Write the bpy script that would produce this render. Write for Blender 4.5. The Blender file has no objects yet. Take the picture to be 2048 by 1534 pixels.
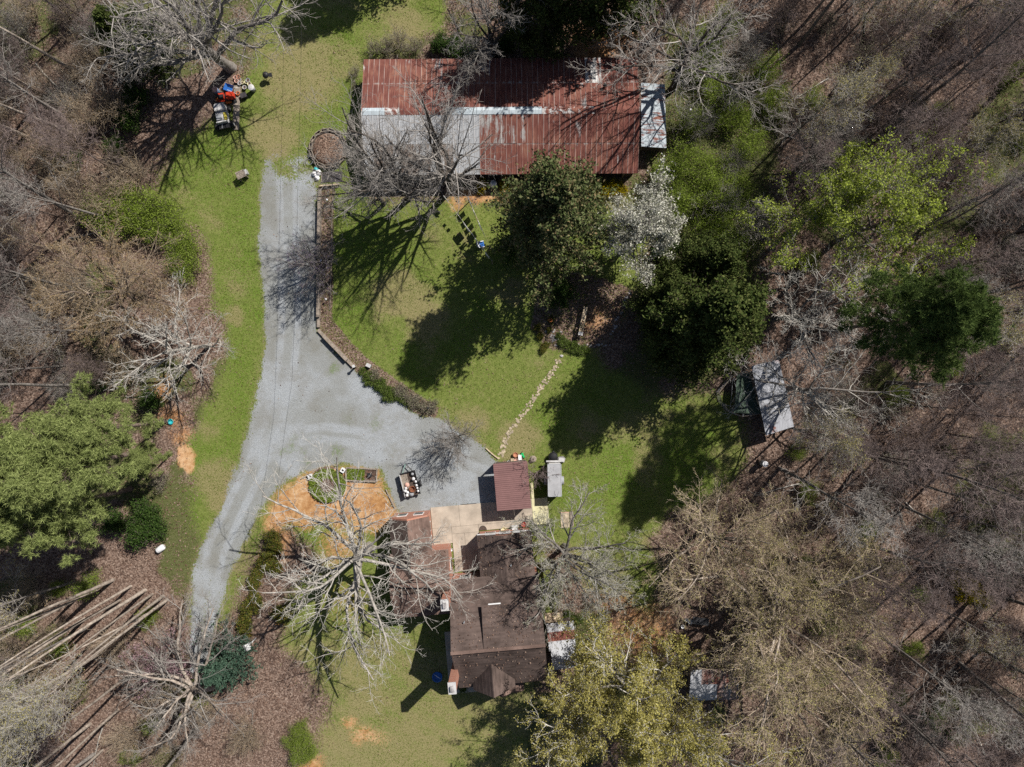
import bpy, math, random
import numpy as np
from mathutils import Vector, Matrix, Euler

# ------------------------------------------------------------------ camera, sky, sun
CAMH = 68.0            # drone height, metres
S = 20.0               # photograph pixels per metre on the ground
scene = bpy.context.scene
COL = scene.collection
cam_data = bpy.data.cameras.new("drone_camera")
cam_data.sensor_width = 36.0
cam_data.lens = 18.0 / (1024.0 / S / CAMH)
cam_data.clip_end = 3000.0
cam = bpy.data.objects.new("drone_camera", cam_data)
cam.location = (0, 0, CAMH)
COL.objects.link(cam)
scene.camera = cam

SUN_EL = math.radians(46.0)
SUN_DIR = Vector((0.71 * math.cos(SUN_EL), 0.704 * math.cos(SUN_EL), math.sin(SUN_EL))).normalized()
world = bpy.data.worlds.new("World")
scene.world = world
world.use_nodes = True
wn = world.node_tree
wn.nodes.clear()
sky = wn.nodes.new("ShaderNodeTexSky")
sky.sky_type = 'NISHITA'
sky.sun_disc = False
sky.sun_elevation = SUN_EL
sky.sun_rotation = math.atan2(SUN_DIR.x, SUN_DIR.y)
bg = wn.nodes.new("ShaderNodeBackground")
bg.inputs[1].default_value = 0.05
wo = wn.nodes.new("ShaderNodeOutputWorld")
wn.links.new(sky.outputs[0], bg.inputs[0])
wn.links.new(bg.outputs[0], wo.inputs[0])
sun_data = bpy.data.lights.new("sun", 'SUN')
sun_data.energy = 5.0
sun_data.angle = math.radians(0.53)
sun_data.color = (1.0, 0.955, 0.88)
sun = bpy.data.objects.new("sun", sun_data)
sun.rotation_euler = SUN_DIR.to_track_quat('Z', 'Y').to_euler()
sun.location = (60, 60, 90)
COL.objects.link(sun)
vs = scene.view_settings
vs.view_transform = 'Standard'
vs.look = 'None'
vs.exposure = 0.27
vs.gamma = 1.0
vs.use_curve_mapping = False
scene.cycles.use_denoising = False
scene.cycles.max_bounces = 3
scene.cycles.diffuse_bounces = 1
scene.cycles.transmission_bounces = 3
scene.cycles.transparent_max_bounces = 4

# ------------------------------------------------------------------ helpers
def W(px, py, z=0.0):
    """photograph pixel seen at height z -> world point"""
    k = (CAMH - z) / CAMH
    return Vector(((px - 1024.0) / S * k, (767.0 - py) / S * k, z))

def rad(a):
    return math.radians(a)

def link(o):
    COL.objects.link(o)
    return o

def tag(o, label=None, cat=None, group=None, kind=None):
    if label: o["label"] = label
    if cat: o["category"] = cat
    if group: o["group"] = group
    if kind: o["kind"] = kind
    return o

def thing(name, label, cat, loc=(0, 0, 0), rotz=0.0, group=None):
    o = bpy.data.objects.new(name, None)
    o.empty_display_size = 0.3
    o.location = loc
    o.rotation_euler = (0, 0, rotz)
    link(o)
    return tag(o, label, cat, group)

def kids(o):
    return [c for c in bpy.data.objects if c.parent == o]

def copy_tree(o, parent=None):
    c = o.copy()
    COL.objects.link(c)
    if parent: c.parent = parent
    for ch in list(o.children):
        copy_tree(ch, c)
    return c

class MB:
    """collects simple solids in local coordinates, then links them as one mesh object"""
    def __init__(self):
        self.v = []; self.f = []
    def add(self, vs_, fs_):
        b = len(self.v)
        self.v += [tuple(p) for p in vs_]
        self.f += [tuple(i + b for i in f) for f in fs_]
        return self
    def box(self, c, s, rz=0.0, M=None):
        hx, hy, hz = s[0] / 2, s[1] / 2, s[2] / 2
        m = M if M is not None else Matrix.Rotation(rz, 3, 'Z')
        p = [Vector(c) + m @ Vector((x * hx, y * hy, z * hz)) for z in (-1, 1) for y in (-1, 1) for x in (-1, 1)]
        return self.add(p, [(0, 2, 3, 1), (4, 5, 7, 6), (0, 1, 5, 4), (2, 6, 7, 3), (0, 4, 6, 2), (1, 3, 7, 5)])
    def cyl(self, a, b, r0, r1=None, n=12, caps=True):
        r1 = r0 if r1 is None else r1
        a = Vector(a); b = Vector(b)
        t = (b - a).normalized()
        u = t.orthogonal().normalized(); w = t.cross(u)
        p = []
        for q, r in ((a, r0), (b, r1)):
            for i in range(n):
                an = 2 * math.pi * i / n
                p.append(q + (u * math.cos(an) + w * math.sin(an)) * r)
        f = [(i, (i + 1) % n, n + (i + 1) % n, n + i) for i in range(n)]
        if caps:
            f += [tuple(range(n - 1, -1, -1)), tuple(range(n, 2 * n))]
        return self.add(p, f)
    def lathe(self, prof, c=(0, 0, 0), axis=(0, 0, 1), n=16):
        t = Vector(axis).normalized(); u = t.orthogonal().normalized(); w = t.cross(u)
        c = Vector(c); p = []; f = []
        for r, z in prof:
            for i in range(n):
                an = 2 * math.pi * i / n
                p.append(c + t * z + (u * math.cos(an) + w * math.sin(an)) * max(r, 1e-4))
        for k in range(len(prof) - 1):
            for i in range(n):
                j = (i + 1) % n
                f.append((k * n + i, k * n + j, (k + 1) * n + j, (k + 1) * n + i))
        return self.add(p, f)
    def tube(self, pts, r, n=6):
        pts = [Vector(p) for p in pts]
        for a, b in zip(pts[:-1], pts[1:]):
            self.cyl(a, b, r, r, n)
        return self
    def prism(self, poly, z0, z1):
        n = len(poly)
        p = [(x, y, z0) for x, y in poly] + [(x, y, z1) for x, y in poly]
        f = [(i, (i + 1) % n, n + (i + 1) % n, n + i) for i in range(n)]
        f += [tuple(range(n - 1, -1, -1)), tuple(range(n, 2 * n))]
        return self.add(p, f)
    def slab(self, quad, th):
        """thick sheet from a planar polygon (counter-clockwise from above)"""
        q = [Vector(p) for p in quad]
        nrm = (q[1] - q[0]).cross(q[2] - q[0]).normalized()
        n = len(q)
        p = q + [a - nrm * th for a in q]
        f = [tuple(range(n)), tuple(range(2 * n - 1, n - 1, -1))]
        f += [(i, n + i, n + (i + 1) % n, (i + 1) % n) for i in range(n)]
        return self.add(p, f)
    def build(self, name, mat, parent=None, smooth=False):
        me = bpy.data.meshes.new(name)
        me.from_pydata(self.v, [], self.f)
        me.materials.append(mat)
        if smooth:
            me.polygons.foreach_set("use_smooth", [True] * len(me.polygons))
        me.update()
        o = bpy.data.objects.new(name, me)
        COL.objects.link(o)
        if parent: o.parent = parent
        return o

def np_mesh(name, V, F, mats, midx=None, smooth=False):
    """F: list of (M,k) int arrays"""
    me = bpy.data.meshes.new(name)
    me.vertices.add(len(V))
    me.vertices.foreach_set("co", np.ascontiguousarray(V, dtype=np.float32).ravel())
    li = np.concatenate([f.ravel() for f in F]).astype(np.int32)
    sizes = np.concatenate([np.full(len(f), f.shape[1], dtype=np.int32) for f in F])
    starts = np.concatenate([[0], np.cumsum(sizes)[:-1]]).astype(np.int32)
    me.loops.add(len(li))
    me.loops.foreach_set("vertex_index", li)
    me.polygons.add(len(sizes))
    me.polygons.foreach_set("loop_start", starts)
    try: me.polygons.foreach_set("loop_total", sizes)
    except Exception: pass
    for m in mats: me.materials.append(m)
    if midx is not None:
        me.polygons.foreach_set("material_index", np.concatenate([np.full(len(f), k, dtype=np.int32) for f, k in zip(F, midx)]))
    if smooth:
        me.polygons.foreach_set("use_smooth", np.ones(len(sizes), dtype=bool))
    me.update(calc_edges=True)
    return me

# ------------------------------------------------------------------ materials
def new_mat(name):
    m = bpy.data.materials.new(name)
    m.use_nodes = True
    nt = m.node_tree
    bs = nt.nodes["Principled BSDF"]
    return m, nt, bs

def N(nt, typ, **kw):
    n = nt.nodes.new(typ)
    for k, v in kw.items():
        setattr(n, k, v)
    return n

def L(nt, a, b):
    nt.links.new(a, b)

def ramp(nt, fac, stops):
    r = N(nt, "ShaderNodeValToRGB")
    el = r.color_ramp.elements
    while len(el) < len(stops): el.new(0.5)
    for e, (p, c) in zip(el, stops):
        e.position = p
        e.color = (c[0], c[1], c[2], 1.0) if not isinstance(c, (int, float)) else (c, c, c, 1.0)
    L(nt, fac, r.inputs[0])
    return r.outputs[0]

def noise(nt, vec, scale, detail=3.0, rough=0.55, dist=0.0):
    n = N(nt, "ShaderNodeTexNoise")
    n.inputs["Scale"].default_value = scale
    n.inputs["Detail"].default_value = detail
    n.inputs["Roughness"].default_value = rough
    n.inputs["Distortion"].default_value = dist
    L(nt, vec, n.inputs["Vector"])
    return n.outputs["Fac"]

def mixc(nt, fac, a, b, mode='MIX'):
    m = N(nt, "ShaderNodeMix", data_type='RGBA', blend_type=mode)
    for s, v in ((0, fac), (6, a), (7, b)):
        if hasattr(v, "links"): L(nt, v, m.inputs[s])
        elif isinstance(v, (int, float)): m.inputs[s].default_value = v
        else: m.inputs[s].default_value = (v[0], v[1], v[2], 1.0)
    return m.outputs[2]

def mth(nt, op, a, b=0.0, clamp=False):
    m = N(nt, "ShaderNodeMath", operation=op, use_clamp=clamp)
    for i, v in enumerate((a, b)):
        if hasattr(v, "links"): L(nt, v, m.inputs[i])
        else: m.inputs[i].default_value = v
    return m.outputs[0]

def smooth_step(nt, x, lo, hi):
    m = N(nt, "ShaderNodeMapRange", interpolation_type='SMOOTHSTEP')
    m.inputs[1].default_value = lo; m.inputs[2].default_value = hi
    L(nt, x, m.inputs[0])
    return m.outputs[0]

def bump(nt, bs, h, strength=0.3, dist=0.02):
    b = N(nt, "ShaderNodeBump")
    b.inputs["Strength"].default_value = strength
    b.inputs["Distance"].default_value = dist
    L(nt, h, b.inputs["Height"])
    L(nt, b.outputs[0], bs.inputs["Normal"])

def scaled(nt, vec, s):
    m = N(nt, "ShaderNodeMapping")
    m.inputs["Scale"].default_value = s
    L(nt, vec, m.inputs["Vector"])
    return m.outputs[0]

def plain(name, c, rough=0.75, var=0.35, scale=6.0, metal=0.0, spec=0.3, bumps=0.25, world=False, dirt=None):
    m, nt, bs = new_mat(name)
    if world: vec = N(nt, "ShaderNodeNewGeometry").outputs["Position"]
    else: vec = N(nt, "ShaderNodeTexCoord").outputs["Object"]
    n1 = noise(nt, vec, scale, 4.0, 0.6)
    lo = tuple(x * (1 - var) for x in c); hi = tuple(min(1, x * (1 + var)) for x in c)
    colr = ramp(nt, n1, [(0.3, lo), (0.7, hi)])
    if dirt:
        n2 = noise(nt, vec, scale * 0.35, 5.0, 0.65)
        colr = mixc(nt, smooth_step(nt, n2, 0.52, 0.7), colr, dirt)
    L(nt, colr, bs.inputs["Base Color"])
    bs.inputs["Roughness"].default_value = rough
    bs.inputs["Metallic"].default_value = metal
    bs.inputs["Specular IOR Level"].default_value = spec
    if bumps: bump(nt, bs, noise(nt, vec, scale * 4, 3.0), bumps, 0.02)
    return m

def bark_mat(name, c1, c2, scale=5.0):
    m, nt, bs = new_mat(name)
    vec = N(nt, "ShaderNodeTexCoord").outputs["Object"]
    rnd = N(nt, "ShaderNodeObjectInfo").outputs["Random"]
    n1 = noise(nt, vec, scale, 4.0, 0.65)
    colr = ramp(nt, n1, [(0.32, c1), (0.68, c2)])
    v = mth(nt, 'MULTIPLY_ADD', rnd, 0.45)
    v.node.inputs[2].default_value = 0.78
    sc = N(nt, "ShaderNodeVectorMath", operation='SCALE')
    L(nt, colr, sc.inputs[0]); L(nt, v, sc.inputs["Scale"])
    L(nt, sc.outputs[0], bs.inputs["Base Color"])
    bs.inputs["Roughness"].default_value = 0.9
    bs.inputs["Specular IOR Level"].default_value = 0.15
    bump(nt, bs, noise(nt, scaled(nt, vec, (1, 1, 0.3)), scale * 5, 3.0), 0.5, 0.03)
    return m

def leaf_mat(name, cols, trans=0.3):
    """foliage: colour varies per leaf and per plant, light passes through"""
    m, nt, bs = new_mat(name)
    nt.nodes.remove(bs)
    out = nt.nodes["Material Output"]
    geo = N(nt, "ShaderNodeNewGeometry")
    vec = N(nt, "ShaderNodeTexCoord").outputs["Object"]
    n1 = noise(nt, vec, 0.9, 3.0)
    f = mth(nt, 'ADD', mth(nt, 'MULTIPLY', geo.outputs["Random Per Island"], 0.6), mth(nt, 'MULTIPLY', n1, 0.4))
    k = len(cols)
    colr = ramp(nt, f, [(0.15 + 0.7 * i / (k - 1), c) for i, c in enumerate(cols)])
    d = N(nt, "ShaderNodeBsdfDiffuse"); t = N(nt, "ShaderNodeBsdfTranslucent")
    L(nt, colr, d.inputs[0]); L(nt, colr, t.inputs[0])
    mx = N(nt, "ShaderNodeMixShader")
    mx.inputs[0].default_value = trans
    L(nt, d.outputs[0], mx.inputs[1]); L(nt, t.outputs[0], mx.inputs[2])
    L(nt, mx.outputs[0], out.inputs[0])
    return m

def metal_roof(name, amount, base=(0.36, 0.39, 0.42), rusts=((0.105, 0.032, 0.026), (0.18, 0.064, 0.049), (0.30, 0.145, 0.10)),
               streak=(2.2, 0.35, 0.35), edge=0.6, tilt=0.0):
    """galvanised sheet with rust; amount 0..1 how far the rust has spread"""
    m, nt, bs = new_mat(name)
    pos = N(nt, "ShaderNodeNewGeometry").outputs["Position"]
    tc = N(nt, "ShaderNodeTexCoord").outputs["Object"]
    n1 = noise(nt, scaled(nt, pos, streak), 1.0, 6.0, 0.65)
    n2 = noise(nt, pos, 0.55, 4.0, 0.6)
    n3 = noise(nt, scaled(nt, pos, (9.0, 0.9, 0.9)), 1.0, 3.0, 0.6)
    rnd = N(nt, "ShaderNodeObjectInfo").outputs["Random"]
    mixn = mth(nt, 'ADD', mth(nt, 'MULTIPLY', n1, 0.6), mth(nt, 'MULTIPLY', n2, 0.4))
    mixn = mth(nt, 'ADD', mixn, mth(nt, 'MULTIPLY', rnd, 0.03))
    th = 0.72 - 0.5 * amount
    mask = smooth_step(nt, mixn, th - 0.045, th + 0.045)
    rc = ramp(nt, mth(nt, 'ADD', mth(nt, 'MULTIPLY', n3, 0.55), mth(nt, 'MULTIPLY', n2, 0.45)),
              [(0.33, rusts[0]), (0.5, rusts[1]), (0.68, rusts[2])])
    bc = ramp(nt, n3, [(0.3, tuple(x * 0.8 for x in base)), (0.7, tuple(x * 1.15 for x in base))])
    colr = mixc(nt, mask, bc, rc)
    if edge:
        sx = N(nt, "ShaderNodeSeparateXYZ"); L(nt, tc, sx.inputs[0])
        e = smooth_step(nt, mth(nt, 'ABSOLUTE', sx.outputs[0]), 0.205, 0.235)
        e = mth(nt, 'MULTIPLY', e, mth(nt, 'MULTIPLY', smooth_step(nt, n1, 0.38, 0.6), edge))
        colr = mixc(nt, e, colr, (0.42, 0.36, 0.33))
        e2 = smooth_step(nt, mth(nt, 'ADD', sx.outputs[1], mth(nt, 'MULTIPLY', n1, 1.6)), 3.45, 3.75)
        colr = mixc(nt, mth(nt, 'MULTIPLY', e2, 0.75), colr, (0.40, 0.38, 0.36))
    L(nt, colr, bs.inputs["Base Color"])
    rr = N(nt, "ShaderNodeMapRange")
    rr.inputs[3].default_value = 0.5; rr.inputs[4].default_value = 0.85
    L(nt, mask, rr.inputs[0]); L(nt, rr.outputs[0], bs.inputs["Roughness"])
    bs.inputs["Specular IOR Level"].default_value = 0.35
    bump(nt, bs, n3, 0.15, 0.01)
    return m

def brick_mat(name):
    m, nt, bs = new_mat(name)
    tc = N(nt, "ShaderNodeTexCoord").outputs["Object"]
    sep = N(nt, "ShaderNodeSeparateXYZ"); L(nt, tc, sep.inputs[0])
    cmb = N(nt, "ShaderNodeCombineXYZ")
    L(nt, mth(nt, 'ADD', sep.outputs[0], sep.outputs[1]), cmb.inputs[0]); L(nt, sep.outputs[2], cmb.inputs[1])
    b = N(nt, "ShaderNodeTexBrick")
    b.inputs["Color1"].default_value = (0.42, 0.13, 0.07, 1); b.inputs["Color2"].default_value = (0.30, 0.085, 0.05, 1)
    b.inputs["Mortar"].default_value = (0.42, 0.36, 0.31, 1)
    b.inputs["Scale"].default_value = 1.0; b.inputs["Brick Width"].default_value = 0.21; b.inputs["Row Height"].default_value = 0.075
    b.inputs["Mortar Size"].default_value = 0.008
    L(nt, cmb.outputs[0], b.inputs["Vector"])
    L(nt, mixc(nt, mth(nt, 'MULTIPLY', noise(nt, tc, 1.3, 4.0), 0.5), b.outputs[0], (0.5, 0.26, 0.18)), bs.inputs["Base Color"])
    bs.inputs["Roughness"].default_value = 0.85
    bump(nt, bs, b.outputs["Fac"], -0.4, 0.01)
    return m

def shingle_mat(name, c):
    m, nt, bs = new_mat(name)
    tc = N(nt, "ShaderNodeTexCoord").outputs["Object"]
    geo = N(nt, "ShaderNodeNewGeometry")
    v = N(nt, "ShaderNodeTexVoronoi"); v.inputs["Scale"].default_value = 3.5
    L(nt, tc, v.inputs["Vector"])
    n2 = noise(nt, tc, 0.6, 5.0, 0.6)
    n3 = noise(nt, tc, 14.0, 2.0)
    f = mth(nt, 'ADD', mth(nt, 'MULTIPLY', geo.outputs["Random Per Island"], 0.12), mth(nt, 'ADD', mth(nt, 'MULTIPLY', n2, 0.75), mth(nt, 'MULTIPLY', n3, 0.2)))
    L(nt, ramp(nt, f, [(0.36, tuple(x * 0.5 for x in c)), (0.5, c), (0.68, tuple(x * 1.6 for x in c))]), bs.inputs["Base Color"])
    bs.inputs["Roughness"].default_value = 0.95
    bs.inputs["Specular IOR Level"].default_value = 0.15
    bump(nt, bs, n3, 0.4, 0.01)
    return m

M = {}
M['grey_bark'] = bark_mat('grey_bark', (0.115, 0.10, 0.09), (0.29, 0.265, 0.245))
M['brown_bark'] = bark_mat('brown_bark', (0.085, 0.062, 0.052), (0.225, 0.175, 0.15))
M['pale_bark'] = bark_mat('pale_bark', (0.21, 0.19, 0.165), (0.54, 0.50, 0.455), 2.4)
M['dark_bark'] = bark_mat('dark_bark', (0.05, 0.042, 0.036), (0.13, 0.11, 0.095))
M['tan_bark'] = bark_mat('tan_bark', (0.17, 0.135, 0.11), (0.48, 0.41, 0.35), 2.6)
M['grey_twig'] = bark_mat('grey_twig', (0.24, 0.215, 0.195), (0.43, 0.40, 0.37), 1.5)
M['brown_twig'] = bark_mat('brown_twig', (0.15, 0.112, 0.104), (0.29, 0.23, 0.215), 1.5)
M['pale_twig'] = bark_mat('pale_twig', (0.36, 0.335, 0.30), (0.62, 0.59, 0.54), 1.5)
M['tan_twig'] = bark_mat('tan_twig', (0.28, 0.215, 0.155), (0.50, 0.41, 0.31), 1.5)
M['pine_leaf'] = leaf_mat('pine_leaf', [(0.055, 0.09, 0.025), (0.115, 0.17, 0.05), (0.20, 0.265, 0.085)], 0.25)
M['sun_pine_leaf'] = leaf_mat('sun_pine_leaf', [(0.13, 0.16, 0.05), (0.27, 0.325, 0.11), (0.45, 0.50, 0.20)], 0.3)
M['cedar_leaf'] = leaf_mat('cedar_leaf', [(0.03, 0.048, 0.014), (0.07, 0.095, 0.027), (0.14, 0.155, 0.052)], 0.15)
M['holly_leaf'] = leaf_mat('holly_leaf', [(0.04, 0.06, 0.022), (0.09, 0.115, 0.042), (0.155, 0.175, 0.08), (0.24, 0.16, 0.09)], 0.15)
M['spruce_leaf'] = leaf_mat('spruce_leaf', [(0.03, 0.06, 0.04), (0.06, 0.105, 0.075), (0.10, 0.16, 0.11)], 0.15)
M['lime_leaf'] = leaf_mat('lime_leaf', [(0.20, 0.255, 0.035), (0.32, 0.385, 0.065), (0.45, 0.51, 0.12)], 0.35)
M['yellow_leaf'] = leaf_mat('yellow_leaf', [(0.25, 0.22, 0.06), (0.41, 0.365, 0.11), (0.60, 0.55, 0.20)], 0.4)
M['olive_bud'] = leaf_mat('olive_bud', [(0.23, 0.195, 0.075), (0.37, 0.325, 0.13), (0.50, 0.455, 0.20)], 0.3)
M['tan_bud'] = leaf_mat('tan_bud', [(0.22, 0.145, 0.075), (0.37, 0.26, 0.14), (0.50, 0.39, 0.23)], 0.3)
M['grey_bud'] = leaf_mat('grey_bud', [(0.22, 0.205, 0.13), (0.33, 0.32, 0.21), (0.44, 0.44, 0.30)], 0.3)
M['white_blossom'] = leaf_mat('white_blossom', [(0.22, 0.24, 0.14), (0.50, 0.49, 0.41), (0.82, 0.80, 0.72)], 0.25)
M['shrub_leaf'] = leaf_mat('shrub_leaf', [(0.06, 0.095, 0.02), (0.115, 0.165, 0.035), (0.18, 0.24, 0.06)], 0.3)
M['fresh_leaf'] = leaf_mat('fresh_leaf', [(0.17, 0.24, 0.035), (0.27, 0.36, 0.06), (0.39, 0.48, 0.11)], 0.5)
M['dark_leaf'] = leaf_mat('dark_leaf', [(0.022, 0.048, 0.012), (0.05, 0.09, 0.022), (0.09, 0.14, 0.035)], 0.2)
M['gold_leaf'] = leaf_mat('gold_leaf', [(0.10, 0.13, 0.015), (0.40, 0.32, 0.01), (0.68, 0.52, 0.015)], 0.3)
M['azalea_leaf'] = leaf_mat('azalea_leaf', [(0.05, 0.075, 0.015), (0.11, 0.14, 0.03), (0.20, 0.20, 0.04), (0.24, 0.10, 0.04)], 0.25)
M['pink_bud'] = leaf_mat('pink_bud', [(0.26, 0.16, 0.18), (0.40, 0.25, 0.29), (0.52, 0.38, 0.41)], 0.3)
M['purple_bud'] = leaf_mat('purple_bud', [(0.09, 0.065, 0.12), (0.16, 0.115, 0.20), (0.22, 0.17, 0.27)], 0.3)
M['dead_leaf'] = leaf_mat('dead_leaf', [(0.07, 0.04, 0.03), (0.155, 0.092, 0.068), (0.265, 0.175, 0.13), (0.42, 0.32, 0.255)], 0.1)
M['grass_blade'] = leaf_mat('grass_blade', [(0.10, 0.15, 0.02), (0.16, 0.205, 0.04), (0.24, 0.25, 0.08), (0.36, 0.31, 0.16)], 0.4)
M['shingle'] = shingle_mat('shingle', (0.09, 0.066, 0.058))
M['shingle_light'] = shingle_mat('shingle_light', (0.145, 0.098, 0.082))
M['brick'] = brick_mat('brick')
M['concrete'] = plain('concrete', (0.44, 0.37, 0.30), 0.9, 0.22, 0.9, world=True, dirt=(0.27, 0.225, 0.185))
M['concrete_cream'] = plain('concrete_cream', (0.62, 0.58, 0.36), 0.9, 0.15, 1.2, world=True, dirt=(0.5, 0.44, 0.28))
M['stone'] = plain('stone', (0.40, 0.33, 0.24), 0.9, 0.45, 3.0, world=True)
M['grey_stone'] = plain('grey_stone', (0.36, 0.34, 0.34), 0.9, 0.5, 2.0, world=True)
M['rust_sheet'] = metal_roof('rust_sheet', 0.92)
M['rust_streak_sheet'] = metal_roof('rust_streak_sheet', 0.66, base=(0.46, 0.45, 0.44))
M['half_rust_sheet'] = metal_roof('half_rust_sheet', 0.47, base=(0.36, 0.34, 0.33))
M['zinc_sheet'] = metal_roof('zinc_sheet', 0.10, base=(0.41, 0.42, 0.44), edge=0.3)
M['brown_zinc_sheet'] = metal_roof('brown_zinc_sheet', 0.46, base=(0.40, 0.405, 0.415), rusts=((0.10, 0.07, 0.055), (0.155, 0.115, 0.092), (0.22, 0.17, 0.14)), edge=0.3)
M['white_worn_sheet'] = metal_roof('white_worn_sheet', 0.36, base=(0.60, 0.59, 0.58))
M['ridge_zinc'] = metal_roof('ridge_zinc', 0.04, base=(0.46, 0.52, 0.56), edge=0, streak=(1.2, 1.2, 1.2))
M['ridge_mixed'] = metal_roof('ridge_mixed', 0.45, base=(0.56, 0.55, 0.54), edge=0, streak=(2.5, 2.5, 2.5))
M['ridge_rust'] = metal_roof('ridge_rust', 0.72, base=(0.52, 0.50, 0.48), edge=0, streak=(2.5, 2.5, 2.5))
M['blue_zinc'] = metal_roof('blue_zinc', 0.33, base=(0.33, 0.38, 0.42), edge=0, streak=(0.9, 5.0, 1.0))
M['silver_sheet'] = metal_roof('silver_sheet', 0.10, base=(0.46, 0.47, 0.50), edge=0, streak=(0.7, 0.7, 0.7))
M['silver_rust_sheet'] = metal_roof('silver_rust_sheet', 0.62, base=(0.5, 0.5, 0.52), edge=0, streak=(0.6, 2.2, 0.6))
M['coop_sheet'] = metal_roof('coop_sheet', 0.12, base=(0.40, 0.41, 0.45), edge=0, streak=(0.8, 0.8, 0.8))
M['plum_metal'] = plain('plum_metal', (0.20, 0.105, 0.10), 0.55, 0.12, 1.5, spec=0.4, bumps=0.05)
M['weathered_wood'] = plain('weathered_wood', (0.27, 0.225, 0.185), 0.9, 0.4, 5.0)
M['pale_wood'] = plain('pale_wood', (0.50, 0.40, 0.28), 0.85, 0.25, 4.0)
M['dark_wood'] = plain('dark_wood', (0.085, 0.06, 0.048), 0.9, 0.4, 5.0)
M['barn_board'] = plain('barn_board', (0.13, 0.10, 0.085), 0.95, 0.4, 3.0)
M['black_rubber'] = plain('black_rubber', (0.018, 0.018, 0.02), 0.7, 0.3, 8.0)
M['black_metal'] = plain('black_metal', (0.022, 0.022, 0.025), 0.5, 0.3, 8.0)
M['dark_fabric'] = plain('dark_fabric', (0.045, 0.045, 0.05), 0.95, 0.3, 6.0)
M['white_paint'] = plain('white_paint', (0.72, 0.72, 0.72), 0.5, 0.12, 3.0, bumps=0.05)
M['white_plastic'] = plain('white_plastic', (0.78, 0.78, 0.80), 0.4, 0.1, 5.0, bumps=0.05)
M['dull_white'] = plain('dull_white', (0.50, 0.49, 0.49), 0.6, 0.2, 3.0, dirt=(0.36, 0.34, 0.33))
M['grey_plastic'] = plain('grey_plastic', (0.30, 0.31, 0.33), 0.5, 0.2, 4.0)
M['trailer_skin'] = plain('trailer_skin', (0.37, 0.37, 0.385), 0.45, 0.16, 1.3, dirt=(0.27, 0.265, 0.27), bumps=0.05)
M['aluminium'] = plain('aluminium', (0.62, 0.63, 0.65), 0.35, 0.1, 5.0, metal=0.4)
M['red_paint'] = plain('red_paint', (0.52, 0.045, 0.02), 0.4, 0.2, 4.0, bumps=0.03)
M['orange_paint'] = plain('orange_paint', (0.62, 0.16, 0.035), 0.5, 0.2, 4.0, bumps=0.03)
M['coral_plastic'] = plain('coral_plastic', (0.68, 0.13, 0.10), 0.5, 0.1, 4.0, bumps=0.03)
M['blue_plastic'] = plain('blue_plastic', (0.03, 0.13, 0.42), 0.45, 0.25, 4.0, bumps=0.03)
M['teal_plastic'] = plain('teal_plastic', (0.03, 0.45, 0.50), 0.45, 0.2, 4.0, bumps=0.03)
M['green_plastic'] = plain('green_plastic', (0.02, 0.48, 0.14), 0.4, 0.2, 4.0, bumps=0.03)
M['yellow_cloth'] = plain('yellow_cloth', (0.36, 0.30, 0.04), 0.8, 0.2, 4.0)
M['cream_plastic'] = plain('cream_plastic', (0.72, 0.66, 0.40), 0.6, 0.1, 4.0)
M['terracotta'] = plain('terracotta', (0.46, 0.20, 0.12), 0.85, 0.25, 5.0)
M['pink_clay'] = plain('pink_clay', (0.62, 0.36, 0.29), 0.85, 0.2, 5.0)
M['old_rust'] = plain('old_rust', (0.22, 0.085, 0.045), 0.85, 0.5, 5.0)
M['soil'] = plain('soil', (0.115, 0.075, 0.058), 0.95, 0.5, 4.0)
M['mulch'] = plain('mulch', (0.24, 0.165, 0.125), 0.95, 0.55, 5.0)
M['tarp'] = plain('tarp', (0.05, 0.045, 0.05), 0.8, 0.3, 2.0)
M['netting'] = plain('netting', (0.07, 0.10, 0.075), 0.95, 0.35, 2.0)
M['glass'] = plain('glass', (0.02, 0.025, 0.03), 0.1, 0.2, 2.0, spec=0.6, bumps=0)
M['green_paint'] = plain('green_paint', (0.22, 0.34, 0.30), 0.6, 0.15, 4.0)
M['cotton_white'] = plain('cotton_white', (0.78, 0.77, 0.74), 0.9, 0.06, 3.0)
M['cotton_blue'] = plain('cotton_blue', (0.16, 0.22, 0.34), 0.9, 0.15, 3.0)
M['cotton_tan'] = plain('cotton_tan', (0.55, 0.38, 0.22), 0.9, 0.15, 3.0)
M['cotton_grey'] = plain('cotton_grey', (0.4, 0.4, 0.42), 0.9, 0.15, 3.0)

# ------------------------------------------------------------------ ground
rs = np.random.RandomState(7)

def R_(s): return np.random.RandomState(s)

def vnoise(x, y, scale, seed):
    r = np.random.RandomState(seed)
    g = r.rand(256, 256)
    u = x * scale + 1000.0; v = y * scale + 1000.0
    i = np.floor(u).astype(int); j = np.floor(v).astype(int)
    a = u - i; b = v - j
    a = a * a * (3 - 2 * a); b = b * b * (3 - 2 * b)
    G = lambda p, q: g[p % 256, q % 256]
    return (G(i, j) * (1 - a) + G(i + 1, j) * a) * (1 - b) + (G(i, j + 1) * (1 - a) + G(i + 1, j + 1) * a) * b

def fbm(x, y, scale, seed, o=4):
    t = 0; w = 1; s = 0
    for k in range(o):
        t = t + w * vnoise(x, y, scale * 2 ** k, seed + k); s += w; w *= 0.55
    return t / s

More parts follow.
